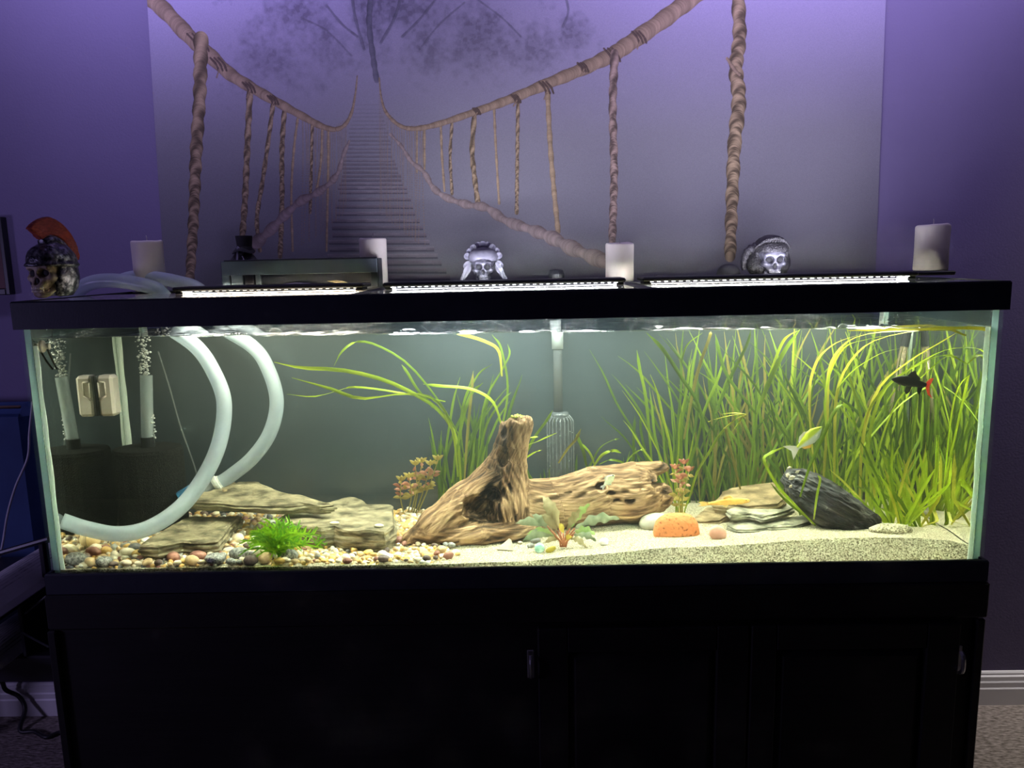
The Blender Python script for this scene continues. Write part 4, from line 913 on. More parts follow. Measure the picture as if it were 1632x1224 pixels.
fish('red_tailed_fish', (1421, 604), (1476, 614), .10, .10, [(0, .01, .02), (.06, .06, .06), (.2, .12, .10), (.4, .17, .14), (.6, .15, .12), (.8, .10, .09), (1.0, .06, .05)], 0.42, F_blk, 'black fish with red tail swimming near the right glass wall',
     [('dorsal_fin', [(.38, .14), (.50, .30), (.60, .36), (.66, .26), (.80, .16), (.78, .07)], F_bfin), ('tail_fin', [(.96, .04), (1.06, .20), (1.16, .24), (1.13, .10), (1.10, -.02), (1.16, -.20), (1.26, -.33), (1.12, -.26), (1.0, -.06)], F_red),
      ('pelvic_fin', [(.46, -.10), (.44, -.28), (.52, -.36), (.60, -.26), (.62, -.10)], F_bfin), ('anal_fin', [(.76, -.06), (.80, -.24), (.88, -.32), (.92, -.16), (.92, -.04)], F_bfin), ('pectoral_fin', [(.22, -.08, .12), (.30, -.14, .17), (.36, -.10, .16)], F_bfin)])
F_rb = mat('rainbow_skin', (0.60, 0.62, 0.58), (0.62, 0.60, 0.04), rough=0.3, scale=5, lo=0.48, hi=0.52, spec=0.6)
# two-tone flanks: pale belly, yellow-green back
m, nt, out = newmat('rainbow_flank'); p = nd(nt, 'ShaderNodeBsdfPrincipled'); p.inputs['Roughness'].default_value = 0.3; tc = nd(nt, 'ShaderNodeTexCoord'); mp = nd(nt, 'ShaderNodeMapping'); mp.inputs['Rotation'].default_value = (0, math.radians(41), 0)
sx = nd(nt, 'ShaderNodeSeparateXYZ'); mr = nd(nt, 'ShaderNodeMapRange'); mr.inputs['From Min'].default_value = -0.008; mr.inputs['From Max'].default_value = 0.009; cr = nd(nt, 'ShaderNodeValToRGB')
cr.color_ramp.elements[0].color = (0.55, 0.62, 0.60, 1); cr.color_ramp.elements[0].position = 0.25; cr.color_ramp.elements[1].color = (0.50, 0.58, 0.03, 1); cr.color_ramp.elements[1].position = 0.55
for a, b_ in ((tc.outputs['Object'], mp.inputs[0]), (mp.outputs[0], sx.inputs[0]), (sx.outputs['Z'], mr.inputs['Value']), (mr.outputs[0], cr.inputs[0]), (cr.outputs[0], p.inputs['Base Color']), (p.outputs[0], out.inputs[0])): nt.links.new(a, b_)
F_rbow = m; F_clear = mat('pale_fin', (0.62, 0.60, 0.50), (0.70, 0.70, 0.66), rough=0.4, scale=50, trans=0.5); F_or = mat('orange_fin', (0.72, 0.36, 0.05), (0.8, 0.5, 0.12), rough=0.4, scale=40, trans=0.4)
fish('rainbow_fish', (1310, 680), (1271, 714), .12, .12, [(0, .01, .01), (.08, .07, .08), (.3, .19, .22), (.5, .20, .24), (.7, .15, .17), (.88, .08, .08), (1.0, .055, .055)], 0.34, F_rbow, 'yellow-green and silver fish swimming upwards above the black rock',
     [('tail_fin', [(.97, .05), (1.12, .22), (1.30, .36), (1.20, .06), (1.34, -.20), (1.14, -.12), (.97, -.05)], F_clear), ('dorsal_fin', [(.40, .18), (.52, .26), (.72, .24), (.86, .12), (.84, .07)], F_clear), ('anal_fin', [(.58, -.18), (.70, -.28), (.86, -.18), (.90, -.07)], F_or), ('pectoral_fin', [(.24, -.05, .12), (.36, -.10, .17), (.36, -.02, .15)], F_clear)])
F_gold = mat('golden_skin', (0.78, 0.40, 0.07), (0.86, 0.55, 0.14), rough=0.4, scale=30); F_gfin = mat('golden_fin', (0.82, 0.60, 0.22), (0.88, 0.72, 0.36), rough=0.5, scale=40, trans=0.5)
fish('golden_fish', (1195, 798), (1128, 803), .17, .17, [(0, .02, .03), (.05, .055, .05), (.2, .085, .07), (.45, .10, .07), (.7, .075, .06), (.9, .045, .04), (1.0, .035, .035)], 0.30, F_gold, 'slender golden fish resting on the pale top slab of the right pile',
     [('tail_fin', [(.97, .03), (1.12, .07), (1.22, .06), (1.16, .0), (1.24, -.04), (1.10, -.05), (.97, -.03)], F_gfin), ('dorsal_fin', [(.38, .09), (.46, .17), (.60, .14), (.64, .08)], F_gfin), ('pelvic_fin', [(.50, -.06), (.56, -.13), (.64, -.10), (.62, -.05)], F_gfin), ('pectoral_fin', [(.20, -.05, -.08), (.32, -.12, -.13), (.34, -.06, -.11)], F_gfin)])
F_pale = mat('pale_fish_skin', (0.60, 0.62, 0.36), (0.74, 0.74, 0.56), rough=0.35, scale=60)
fish('pale_fish', (979, 757), (963, 774), .165, .165, [(0, .01, .02), (.1, .14, .12), (.35, .30, .24), (.6, .26, .22), (.85, .12, .10), (1.0, .07, .06)], 0.30, F_pale, 'small pale yellowish fish hovering before the driftwood log',
     [('tail_fin', [(.97, .06), (1.16, .14), (1.30, .10), (1.18, .0), (1.28, -.12), (1.12, -.12), (.97, -.05)], F_clear), ('dorsal_fin', [(.3, .28), (.45, .40), (.65, .34), (.7, .2)], F_clear), ('anal_fin', [(.5, -.2), (.64, -.32), (.8, -.2), (.8, -.1)], F_clear)], eye=0.05)
# ------------------------------------------------------------------ hoses and filter gear
M_hose = mat('milky_hose', (0.56, 0.64, 0.69), (0.64, 0.72, 0.76), rough=0.25, scale=14, trans=0.5, alpha=0.62)
M_hosein = mat('hose_mouth', (0.30, 0.33, 0.33), (0.36, 0.40, 0.40), rough=0.5, scale=20)
def hose(name, P, r, label):
    P = path(P, 120); t = thing(name, P[60], label, 'hose', 'milky hoses')
    V, F = tube(P, r, 20, caps=False); n0 = len(V); Vi, Fi = tube(P, r * 0.70, 20, caps=False); Fi = [f[::-1] for f in Fi]
    k = 20; l = n0 - k; F = F + [tuple(i + n0 for i in f) for f in Fi] + [(j, n0 + j, n0 + (j + 1) % k, (j + 1) % k) for j in range(k)] + [(l + j, l + (j + 1) % k, n0 + l + (j + 1) % k, n0 + l + j) for j in range(k)]
    mk('tubing', np.vstack([V, Vi]), F, M_hose, t, smooth=True); return t, P
air = [at(110, 476, .36), at(140, 453, .33), at(176, 447, .32), at(222, 453, .31), at(256, 466, .30)]
h1, HP1 = hose('hose', air + [np.array([at(285, 500, .285)[0], .285, ZB + .475]), atw(312, 552, .275), atw(340, 592, .26), atw(357, 640, .235), atw(351, 700, .20), atw(328, 755, .165), atw(290, 806, .125), atw(240, 840, .088), atw(190, 851, .068), atw(140, 843, .058), atw(99, 830, .046)], .0162,
               'milky clear hose sweeping down left to its open end above the gravel')
h2, HP2 = hose('hose', [at(190, 448, .42), at(212, 442, .41), at(240, 442, .40), at(282, 449, .39), at(318, 462, .375), np.array([at(360, 500, .36)[0], .36, ZB + .475]), atw(402, 552, .355), atw(428, 590, .35), atw(441, 640, .345), atw(430, 690, .34), atw(402, 730, .335), atw(368, 758, .33), atw(350, 770, .325)], .0158,
               'milky clear hose curving behind the first one, ending in a fitting behind the slabs')
M_clearpl = mat('clear_grey_plastic', (0.32, 0.35, 0.35), (0.42, 0.45, 0.45), rough=0.2, scale=20, alpha=0.7)
M_blue = mat('blue_plastic', (0.015, 0.13, 0.27), (0.03, 0.18, 0.34), rough=0.4, scale=30); M_collar = mat('white_plastic', (0.66, 0.67, 0.62), (0.74, 0.75, 0.70), rough=0.4, scale=30)
a, c = atw(352, 768, .325), atw(300, 800, .31); d = (c - a) / np.linalg.norm(c - a); t = thing('hose_fitting', (a + c) / 2, 'clear fitting with blue valve body on the hose end behind the slabs', 'fitting')
mk('collar', *tube([a + d * s_ for s_ in (0.0, .004, .0045, .011, .0115, .016)], [.0165, .0165, .0195, .0195, .017, .017], 18), M_collar, t)
mk('connector', *tube([a + d * .016, a + d * .05], .0125, 18), M_clearpl, t); V, F = tube([a + d * .040 - (0.013, 0.004, -.006), a + d * .085 - (.013, .004, -.006)], [.0215, .0225], 6); mk('valve_body', V, F, M_blue, t)

# sponge filter in the rear left corner
M_foam = mat('dark_foam', (0.006, 0.006, 0.006), (0.022, 0.022, 0.020), rough=1.0, scale=220, bump=1.0, bscale=420, spec=0.1); M_tube = mat('clear_uplift', (0.60, 0.67, 0.70), (0.70, 0.76, 0.78), rough=0.2, scale=20, trans=0.5, alpha=0.45)
cx, cy = -0.820, .345; zt = ZB + 0.201
t = thing('sponge_filter', (cx, cy, ZB + .012), 'dark foam sponge filter with a clear bubbling uplift tube in the rear left corner', 'filter')
pr_ = [(0.074, 0.006), (0.076, 0.02), (0.077, .10), (0.076, zt - ZB - .020), (0.073, zt - ZB - .013), (.066, zt - ZB - .012), (.02, zt - ZB - .012)]
V, F = lathe(pr_, (cx, cy, ZB + .004), 40); V[:, :2] += 0.0016 * vnoise(V * 130)[:, None]; mk('sponge', V, F, M_foam, t, smooth=False)
tt, tb = atw(233, 598, .345), atw(235, 699, .345); tx = tb[0]
V, F = lathe([(0.0150, zt - .012), (0.0155, tb[2] + .004)], (tx, cy, 0), 20); mk('collar', V, F, M_black, t, smooth=False)
V, F = tube([(tx, cy, tb[2]), (tt[0], cy, tt[2])], .0135, 20, caps=False); Vi, Fi = tube([(tx, cy, tb[2]), (tt[0], cy, tt[2])], .0118, 20, caps=False)
mk('uplift_tube', np.vstack([V, Vi]), F + [tuple(i + len(V) for i in f[::-1]) for f in Fi], M_tube, t, smooth=True)
M_line = mat('airline', (0.26, 0.28, 0.28), (0.3, 0.32, 0.32), rough=0.3, scale=20, alpha=0.30)
mk('airline', *tube(path([(tt[0] + .004, cy, zt), (tt[0] + .003, cy, tt[2]), (tt[0] + .004, cy - .004, tt[2] + .05), (tt[0] + .001, cy - .004, ZB + .47)], 30), .0022, 8), M_line, t, smooth=True)
mk('airline', *tube(path([atw(252, 560, .42), atw(268, 610, .425), atw(288, 680, .43), atw(312, 750, .43), atw(322, 800, .42)], 30), .0019, 6), M_line, t, smooth=True)
M_bub = thin('air_bubble', (1, 1, 1), 0.30, rough=0.08, haze=0.60, hazecol=(0.95, 0.97, 0.95))
b = B()
for q in range(330):
    z = tb[2] + (ZB + .452 - tb[2]) * random.random(); ins = z < tt[2]
    w_ = 0.0085 if ins else 0.0105 + 0.010 * (z - tt[2]) / .10; a = random.uniform(0, 6.28); rr = w_ * random.random() ** .6; r = random.uniform(.0012, .0034)
    b.add(ICO1[0] * r * (1.15, 1, .8) + (tt[0] + rr * math.cos(a) - (0 if ins else .001), cy + rr * math.sin(a) * .8, z), ICO1[1])
tag(b.go('air_bubbles', M_bub, smooth=True), 'stream of silvery air bubbles rising from the sponge filter tube', 'bubbles', kind='stuff')
# magnet holder on the left glass
M_ivory = mat('ivory_plastic', (0.72, 0.64, 0.58), (0.78, 0.70, 0.64), rough=0.4, scale=20); M_pad = mat('grey_pad', (0.07, 0.08, 0.085), (0.10, 0.11, 0.115), rough=0.8, scale=90)
p0, p1 = atw(158, 598, .30), atw(187, 662, .30); x0 = -XI + .0055; x1 = -XI + .040; zA, zB_ = p1[2], p0[2]; y0 = .285
t = thing('magnet_scraper', (-XI + .002, y0 + .02, (zA + zB_) / 2), 'ivory plastic magnet scraper clinging to the left glass wall, its reflection beside it', 'magnet cleaner')
V, F = box(x0, x1, y0, y0 + .042, zA, zB_, .006); mk('body', V, F, M_ivory, t); mk('pad', *box(-XI + .0006, x0 + .001, y0 + .003, y0 + .039, zA + .001, zB_ - .001, .001), M_pad, t)
zc = zA + (zB_ - zA) * .45; b = B(); y_ = y0 - .0022
for (xa, za, xb, zb2) in ((x0 + .004, zB_ - .014, x0 + .004, zc + .002), (x0 + .018, zB_ - .014, x0 + .018, zc + .008), (x0 + .003, zc - .006, x0 + .019, zc + .006), (x0 + .004, zB_ - .014, x0 + .018, zB_ - .014)):
    b.add(*tube([(xa, y_ + .0018, za), (xb, y_ + .0018, zb2)], .0018, 8))
b.go('grip_ridges', M_ivory, t, smooth=True)
# suction cup with the dark probe wire
t = thing('suction_cup', (-XI + .002, .06, ZB + .444), 'small pale suction cup with a dark wire high on the left glass wall', 'suction cup'); cc = np.array([-XI + .0012, .055, atw(66, 552, .055)[2]])
V, F = lathe([(.0125, 0), (.011, .003), (.006, .005), (.0055, .011), (.007, .013), (.003, .0135)], (0, 0, 0), 20); V = np.stack([V[:, 2], V[:, 1], V[:, 0]], 1) + cc; mk('cup', V, [f[::-1] for f in F], M_ivory, t, smooth=True)
mk('wire', *tube(path([cc + (.010, 0, .0), atw(76, 558, .06), atw(84, 575, .08), atw(91, 588, .10)], 20), .0021, 8), M_black, t, smooth=True); mk('lead', *tube(path([cc + (.006, 0, .008), at(82, 541, .05), at(84, 523, .05)], 8), .0008, 6), M_black, t)
# intake strainer at the back
M_slat = mat('smoky_slat', (0.13, 0.145, 0.15), (0.17, 0.185, 0.19), rough=0.25, scale=30, alpha=0.7)
M_smoke = mat('smoky_plastic', (0.085, 0.095, 0.10), (0.115, 0.125, 0.13), rough=0.25, scale=30, alpha=0.75); c = atw(893, 690, .405); t = thing('intake_strainer', c, 'ribbed smoky intake strainer with its riser pipe on the back wall', 'strainer')
zT = atw(893, 657, .405)[2]; zL = atw(893, 778, .405)[2]
V, F = lathe([(.0, zT + .002), (.018, zT + .001), (.021, zT - .005), (.022, zT - .010)], (c[0], c[1], 0), 24); mk('cap', V, F, M_smoke, t, smooth=True)
V, F = lathe([(.024, zL), (.024, zT - .01), (.02, zT - .008)], (c[0], c[1], 0), 24); mk('core', V, F, M_smoke, t)
for q in range(20):
    a = 2 * PI * q / 20; P = [(c[0] + r * math.cos(a), c[1] + r * .9 * math.sin(a), z) for r, z in ((.020, zT - .006), (.029, zT - .018), (.0305, zT - .035), (.0305, zL))]; mk('slat', *tube(path(P, 8), .0014, 5), M_slat, t, smooth=True)
V, F = lathe([(.0105, zT), (.0105, ZB + .40), (.0105, ZB + .448)], (c[0] - .004, c[1], 0), 20); mk('riser_pipe', V, F, M_smoke, t, smooth=True); zU = atw(889, 556, .405)[2]; V, F = lathe([(.0135, zU), (.0135, ZB + .447)], (c[0] - .004, c[1], 0), 20); tag(mk('sleeve', V, F, M_clearpl, t, smooth=True), 'pale upper sleeve')
# slim heater in the rear right corner
M_heat = mat('heater_glass', (0.20, 0.15, 0.09), (0.30, 0.24, 0.15), rough=0.15, scale=30, alpha=0.55)
P1, P2 = atw(1441, 552, .40), atw(1412, 700, .40); t = thing('heater', P2, 'slim brownish glass heater standing in the rear right corner behind the black fish', 'heater'); mk('glass_tube', *tube([P1, P2], .0085, 14), M_heat, t, smooth=True); mk('element', *tube([P1 + (0, 0, -.02), P2], .0026, 8), M_heat, t); d_ = (P1 - P2) / np.linalg.norm(P1 - P2); mk('cap', *tube([P1, P1 + d_ * .04], .0098, 14), M_black, t)
M_dome = thin('bubble_film', (1, 1, 1), 0.10, rough=0.02)
for px, lab in ((434, 'left one of two floating half bubbles on the water surface'), (545, 'right one of two floating half bubbles on the water surface')):
    P = at(px, 528, .0128); P = np.array([P[0], .030, waterz(P[0]) + .001]); V, F = lathe([(.0125 * math.cos(q), .0125 * math.sin(q)) for q in np.linspace(0, 1.5, 9)], P, 24, cap=False); tag(mk('surface_bubble', V, F, M_dome, smooth=True, loc=P), lab, 'bubble')

# ------------------------------------------------------------------ things on the tank top
TP = TOPZ + 0.0005
M_wax = mat('candle_wax', (0.56, 0.51, 0.46), (0.62, 0.57, 0.52), rough=0.6, scale=12, bump=0.1, bscale=30, trans=0.08); M_wick = mat('wick', (0.35, 0.33, 0.30), (0.45, 0.42, 0.40), rough=0.9, scale=90)
for i, (xl, xr, yt, Y, lab) in enumerate(((213, 260, 384, .420, 'ivory pillar candle by the left edge of the mural, behind the hoses'), (574, 617, 380, .425, 'ivory pillar candle behind the right end of the smoky tray'), (965, 1010, 387, .42, 'ivory pillar candle right of the middle, before the mural branch'), (1458, 1509, 358, .405, 'ivory pillar candle right of the mural, nearest the right end of the tank'))):
    a, c = at(xl, 415, Y), at(xr, 415, Y); r = (c[0] - a[0]) / 2; x = (a[0] + c[0]) / 2; zt = at((xl + xr) / 2, yt, Y)[2]; base = TP
    if i == 3:
        blk = tag(mk('black_riser_plate', *box(x - .055, x + .035, Y - .048, Y + .045, TP, TP + .010, .003), M_black, loc=(x, Y, TP)), 'low black plate under the rightmost candle', 'plate'); base = TP + .0102
    t = thing('pillar_candle', (x, Y, base), lab, 'candle', 'ivory pillar candles on the tank')
    h = zt - base; prf = [(r * .97, 0), (r, .003), (r * .985, h * .5), (r * 1.0, h - .006), (r * .985, h - .002), (r * .93, h), (r * .85, h - .003), (r * .3, h - .005), (.002, h - .005)]
    V, F = lathe(prf, (x, Y, base), 36); top = V[:, 2] > zt - .01; V[top, 2] += .0025 * vnoise(V[top] * 45 + i * 3); mk('wax_body', V, F, M_wax, t, smooth=True)
    mk('wick', *tube(path([(x, Y, zt - .006), (x + .001, Y, zt + .006), (x, Y, zt + .013)], 6), .0011, 6), M_wick, t)

# skulls
def skull_sdf(G):
    m = G.copy(); m[..., 0] = np.abs(m[..., 0])
    D = ell(G, (0, .10, .70), (.36, .46, .33)); D = smin(D, ell(G, (0, -.18, .46), (.25, .20, .28)), .10)
    D = smin(D, ell(m, (.23, -.20, .40), (.085, .11, .075)), .05); D = smin(D, cap(G, (-.2, -.30, .615), (.2, -.30, .615), .06, .06), .05)
    D = smin(D, ell(G, (0, -.30, .25), (.165, .12, .10)), .06)
    J = ell(G, (0, -.27, .085), (.16, .12, .085)); J = smin(J, cap(m, (.15, -.24, .10), (.25, .02, .32), .05, .055), .05); D = smin(D, J, .025)
    D = np.maximum(D, -ell(m, (.135, -.38, .50), (.108, .15, .092))); n_ = ell(G, (0, -.42, .345), (.055, .12, .085)); D = np.maximum(D, -n_); D = np.maximum(D, -ell(m, (.25, -.1, .24), (.07, .12, .07)))
    D = np.maximum(D, -ell(m, (.37, -.18, .58), (.06, .11, .10))); return D
SKV, SKF = nets(skull_sdf, (-.5, -.55, -.05), (.5, .65, 1.12), 0.030)
M_bone = mat('aged_bone', (0.19, 0.14, 0.09), (0.48, 0.40, 0.28), rough=0.6, scale=60, bump=0.3, spec=0.4); M_tooth = mat('tooth', (0.50, 0.43, 0.30), (0.60, 0.52, 0.38), rough=0.4, scale=30); M_sbone = mat('silver_bone', (0.030, 0.030, 0.038), (0.14, 0.14, 0.165), rough=0.4, scale=70, metal=0.3); M_sock = mat('dark_socket', (0.008, 0.008, 0.009), (0.012, 0.012, 0.013), rough=0.8, scale=30)
M_helm = mat('pewter', (0.035, 0.035, 0.045), (0.42, 0.42, 0.46), rough=0.34, scale=95, bump=1.0, bscale=110, metal=0.75, lo=.45, hi=.8); M_crest = mat('red_crest', (0.24, 0.028, 0.02), (0.42, 0.065, 0.04), rough=0.75, scale=120, stretch=(1, 1, 3), bump=0.4); M_hair = mat('dark_resin', (0.012, 0.011, 0.012), (0.042, 0.040, 0.042), rough=0.45, scale=110, bump=0.8, spec=0.5, lo=.45, hi=.75)
def skull(t, c, s_, yaw, bone, z0=0.0, tilt=0.0, teeth=True):
    R3 = np.array(Matrix.Rotation(yaw, 3, 'Z') @ Matrix.Rotation(tilt, 3, 'X')); tf = lambda V: (np.asarray(V) @ R3.T) * s_ + c + (0, 0, z0)
    mk('skull', tf(SKV), SKF, bone, t, smooth=True)
    for sg in (-1, 1): mk('eye_socket', tf(ICO2[0] * (.088, .03, .075) + (sg * .135, -.268, .50)), ICO2[1], M_sock, t, smooth=True)
    mk('nose_cavity', tf(ICO2[0] * (.046, .03, .072) + (0, -.335, .345)), ICO2[1], M_sock, t, smooth=True)
    if teeth:
        for nm, zc, hh in (('upper_teeth', .205, .028), ('lower_teeth', .143, .025)):
            b = B()
            for q in range(-4, 5): a = q * .19; V, F = box(-.0165, .0165, -.018, .018, -hh, hh, .007); ra = np.array(Matrix.Rotation(a * 1.1, 3, 'Z')); b.add(tf(V @ ra.T + (.165 * math.sin(a) * 1.05, -.27 - .14 * math.cos(a), zc)), F)
            b.go(nm, M_tooth if bone is M_bone else bone, t)
    return tf
# crested helmet skull on the left corner
P = at(77, 471, .075); s_ = .097; c = np.array([P[0] + .002, .085, TP + .001])
t = thing('skull_figurine', c, 'skull wearing a pewter helmet with a red crest on the tank corner', 'figurine')
tf = skull(t, c, s_, -0.14, M_bone, z0=.001)
def helm(G):
    D = ell(G, (0, .10, .72), (.42, .52, .40)); D = np.maximum(D, -ell(G, (0, .08, .70), (.36, .46, .34)))
    zc = .63 - .10 * np.clip((G[..., 1] + .05) / .3, 0, 1) * 1.0; D = np.maximum(D, np.where(G[..., 1] < .1, zc - G[..., 2], -1))
    Cg = np.maximum(np.abs(ell(G, (0, .12, .45), (.40, .46, .52))) - .025, np.maximum(G[..., 2] - .75, np.maximum(.02 - G[..., 2], np.maximum(-.20 + .25 * np.abs(G[..., 2] - .3) - G[..., 1], .17 - np.abs(G[..., 0])))))
    D = np.minimum(D, Cg); band = np.maximum(np.abs(ell(G, (0, .10, .72), (.43, .53, .41))) - .022, np.abs(G[..., 2] - .66) - .035); return np.minimum(D, band)
V, F = nets(helm, (-.55, -.55, -.02), (.55, .75, 1.2), .030); V = V + (.012 * fbm(V * 9, 2))[:, None] * np.sign(V - (0, .1, .6)); mk('helmet', tf(V), F, M_helm, t, smooth=True)
def crest(G):
    r = np.hypot(G[..., 1] - .18, G[..., 2] - .66); a = np.arctan2(G[..., 2] - .66, -(G[..., 1] - .18)); rin = .60 - .10 * np.clip(a - 1.6, 0, 2); rout = .96 - .20 * np.clip(a - 1.5, 0, 2)
    return np.maximum.reduce([np.abs(G[..., 0]) - .07 + .2 * np.clip(r - .5, 0, 1) * .2, rin - r, r - rout, .95 - .35 * np.clip(r - .6, 0, 1) - a, a - 3.0])
V, F = nets(crest, (-.15, -.75, .4), (.15, 1.1, 1.7), .030); mk('crest', tf(V), F, M_crest, t)
mk('crest_base', *(lambda V, F: (tf(V), F))(*tube([(0, .18 - (.53 - .05 * a) * math.cos(a), .66 + (.58 - .06 * a) * math.sin(a)) for a in np.linspace(.95, 2.8, 16)], .105, 10)), M_helm, t, smooth=True)
# seated dark figurine with a wide hat, behind the tray
x, zt_ = at(388, 376, .43)[0], at(388, 376, .43)[2]; zb_ = TP; Y = .4235
t = thing('hat_figurine', (x, Y, zb_), 'small dark figurine with a flat-topped hat and silver streaks behind the smoky tray', 'figurine'); H = zt_ - zb_
V, F = lathe([(.044, 0), (.048, .01), (.047, H * .36), (.043, H * .46), (.032, H * .57), (.022, H * .67), (.017, H * .72)], (x, Y, zb_), 30); V[:, 1] = Y + (V[:, 1] - Y) * .55; V += .0022 * vnoise(V * 90)[:, None]; mk('cloak', V, F, M_hair, t)
V, F = lathe([(.020, H * .68), (.017, H * .80), (.0195, H * .97), (.0195, H), (.012, H * .985)], (x + .003, Y, zb_), 24); mk('hat_crown', V, F, M_sock, t)
V, F = lathe([(.019, H * .76), (.024, H * .73), (.027, H * .69), (.025, H * .685), (.018, H * .73)], (x, Y, zb_), 30); V[:, 2] += .003 * np.sin(np.arctan2(V[:, 1] - Y, V[:, 0] - x) * 3); mk('hat_brim', V, F, M_sock, t)
M_silver = mat('silver_paint', (0.42, 0.40, 0.52), (0.60, 0.58, 0.70), rough=0.3, metal=0.8, scale=60)
for (xa, za, xb, zb2, r) in ((-.007, .78, -.008, .42, .0022), (-.007, .80, .008, .70, .0011), (.004, .62, .012, .50, .0011), (-.02, .50, .0, .45, .001), (.006, .56, .020, .48, .001)):
    mk('silver_streak', *tube([(x + xa, Y - .012 - .030 * (1 - za), zb_ + H * za), (x + xb, Y - .014 - .030 * (1 - zb2), zb_ + H * zb2)], r, 6), M_silver, t)
# feathered headdress skull
x = at(771, 440, .43)[0]; Y = .415; zt_ = at(770, 380, .43)[2]; c = np.array([x, Y, TP])
t = thing('headdress_figurine', c, 'grey skull in a feather headdress at the middle of the tank top', 'figurine'); s_ = .078; tf = skull(t, c, s_, 0.05, M_sbone, z0=.002)
M_feather = mat('grey_feather', (0.13, 0.13, 0.16), (0.25, 0.25, 0.29), rough=0.6, scale=60, stretch=(1, 1, .3)); M_cap = mat('dark_cap', (0.08, 0.08, 0.10), (0.14, 0.14, 0.16), rough=0.6, scale=40)
V, F = lathe([(.033, -.010), (.036, .0), (.032, .012), (.018, .020), (.003, .023)], c + (0, .006, .064), 24); mk('cap', V, F, M_cap, t, smooth=True)
HR = zt_ - TP
for q in range(13):
    a = math.radians(-8 + 196 * q / 12); cx_, cz_ = math.cos(a), math.sin(a); r0 = .032; r1 = HR - .054 if cz_ > .2 else .050
    c0_ = c + (0, .004 + .004 * (q % 2), .048); p0 = c0_ + np.array([cx_ * r0 * 1.0, 0, cz_ * r0]); p1 = c0_ + np.array([cx_ * (r1 * .86 + .003), .004, cz_ * r1 - (.018 if cz_ < .2 else 0)])
    P = path([p0, (p0 + p1) / 2 + (0, -.004, 0), p1], 8); wv = .0155 * np.array([.5, .8, .95, 1, 1, .95, .8, .35]); V, F = ribbon(P, wv, np.cross(p1 - p0, [0, 1, 0]), .18); Vb = V + (0, .0018, 0); k = len(V); mk('feather', np.vstack([V, Vb]), F + [tuple(i + k for i in f[::-1]) for f in F], M_feather, t)
for sg in (-1, 1):
    for q in range(3):
        p0 = c + (sg * (.030 + .004 * q), .004, .050 - q * .012); p1 = c + (sg * (.046 + .004 * q), .004, .012 - q * .004); V, F = ribbon(path([p0, (p0 + p1) / 2 + (sg * .004, 0, 0), p1], 7), .010 * np.array([.5, .9, 1, 1, .9, .7, .3]), np.cross(p1 - p0, [0, 1, 0]), .18); mk('side_feather', V, F, M_feather, t)
# right skull with matted hair, and its dark neighbours
P = at(1228, 441, .40); c = np.array([P[0], .40, TP]); s_ = .092; t = thing('skull_figurine', c, 'dark silver skull under braided hair, standing left of the last candle', 'figurine'); tf = skull(t, c, s_, -.04, M_sbone, z0=-.001, tilt=.06)
V, F = nets(lambda G: np.maximum(smin(ell(G, (0, .13, .72), (.43, .53, .38)), ell(G, (0, .28, .38), (.56, .36, .46)), .12), np.where(G[..., 2] < .66, -.02 - G[..., 1], -1)), (-.75, -.6, -.05), (.75, .8, 1.25), .035)
V = V + .03 * fbm(V * (14, 5, 5), 3)[:, None] * (V - (0, .2, .5)); keep = V; mk('hood', tf(V), F, M_hair, t, smooth=True)
for q, a in enumerate(np.linspace(-1.15, 1.15, 11)):
    P_ = [( .44 * math.sin(a) * u_, .12 - .56 * math.cos(u_ * 1.1) * (1 - .2 * abs(a)), .80 + .36 * math.cos(u_ * 1.25) - .10) for u_ in (.15, .5, .85, 1.1)]
    mk('braid', tf(tube(path(P_, 14), .028 + .006 * np.sin(np.arange(14) * 2.2), 8)[0]), tube(path(P_, 14), .028, 8)[1], M_hair, t, smooth=True)
P_ = path([tf(np.array([-.36, .1, .80])), tf(np.array([-.56, .1, .70])), tf(np.array([-.66, .1, .45])), tf(np.array([-.66, .1, .22]))], 20)
mk('curl', *tube(P_, np.linspace(.012, .005, 20) * (1 + .15 * np.sin(np.arange(20) * 2)), 10), M_hair, t, smooth=True)
P = at(1160, 441, .43); V, F = lathe([(.030, 0), (.029, .008), (.025, .022), (.019, .030), (.010, .034), (.001, .035)], (P[0], .425, TP), 28); tag(mk('dark_dome', V, F, M_sock, smooth=True, loc=(P[0], .425, TP)), 'small matt black dome-shaped ornament left of the hooded skull', 'ornament')
P = at(887, 445, .43); V, F = lathe([(.019, 0), (.019, .020), (.016, .029), (.008, .032), (.001, .032)], (P[0], .425, TP), 24); tag(mk('black_cap_jar', V, F, M_black, smooth=False, loc=(P[0], .425, TP)), 'short black lidded jar between headdress skull and middle right candle', 'jar')
P = at(1046, 443, .36); a = np.linspace(0, PI, 14); tag(mk('cable_loop', *tube([(P[0] + .009 * math.cos(q), .36, TP + .012 * math.sin(q) + .001) for q in a], .0018, 8), M_black, smooth=True, loc=(P[0], .36, TP)), 'little black cable loop standing up between centre and right light bars', 'cable')

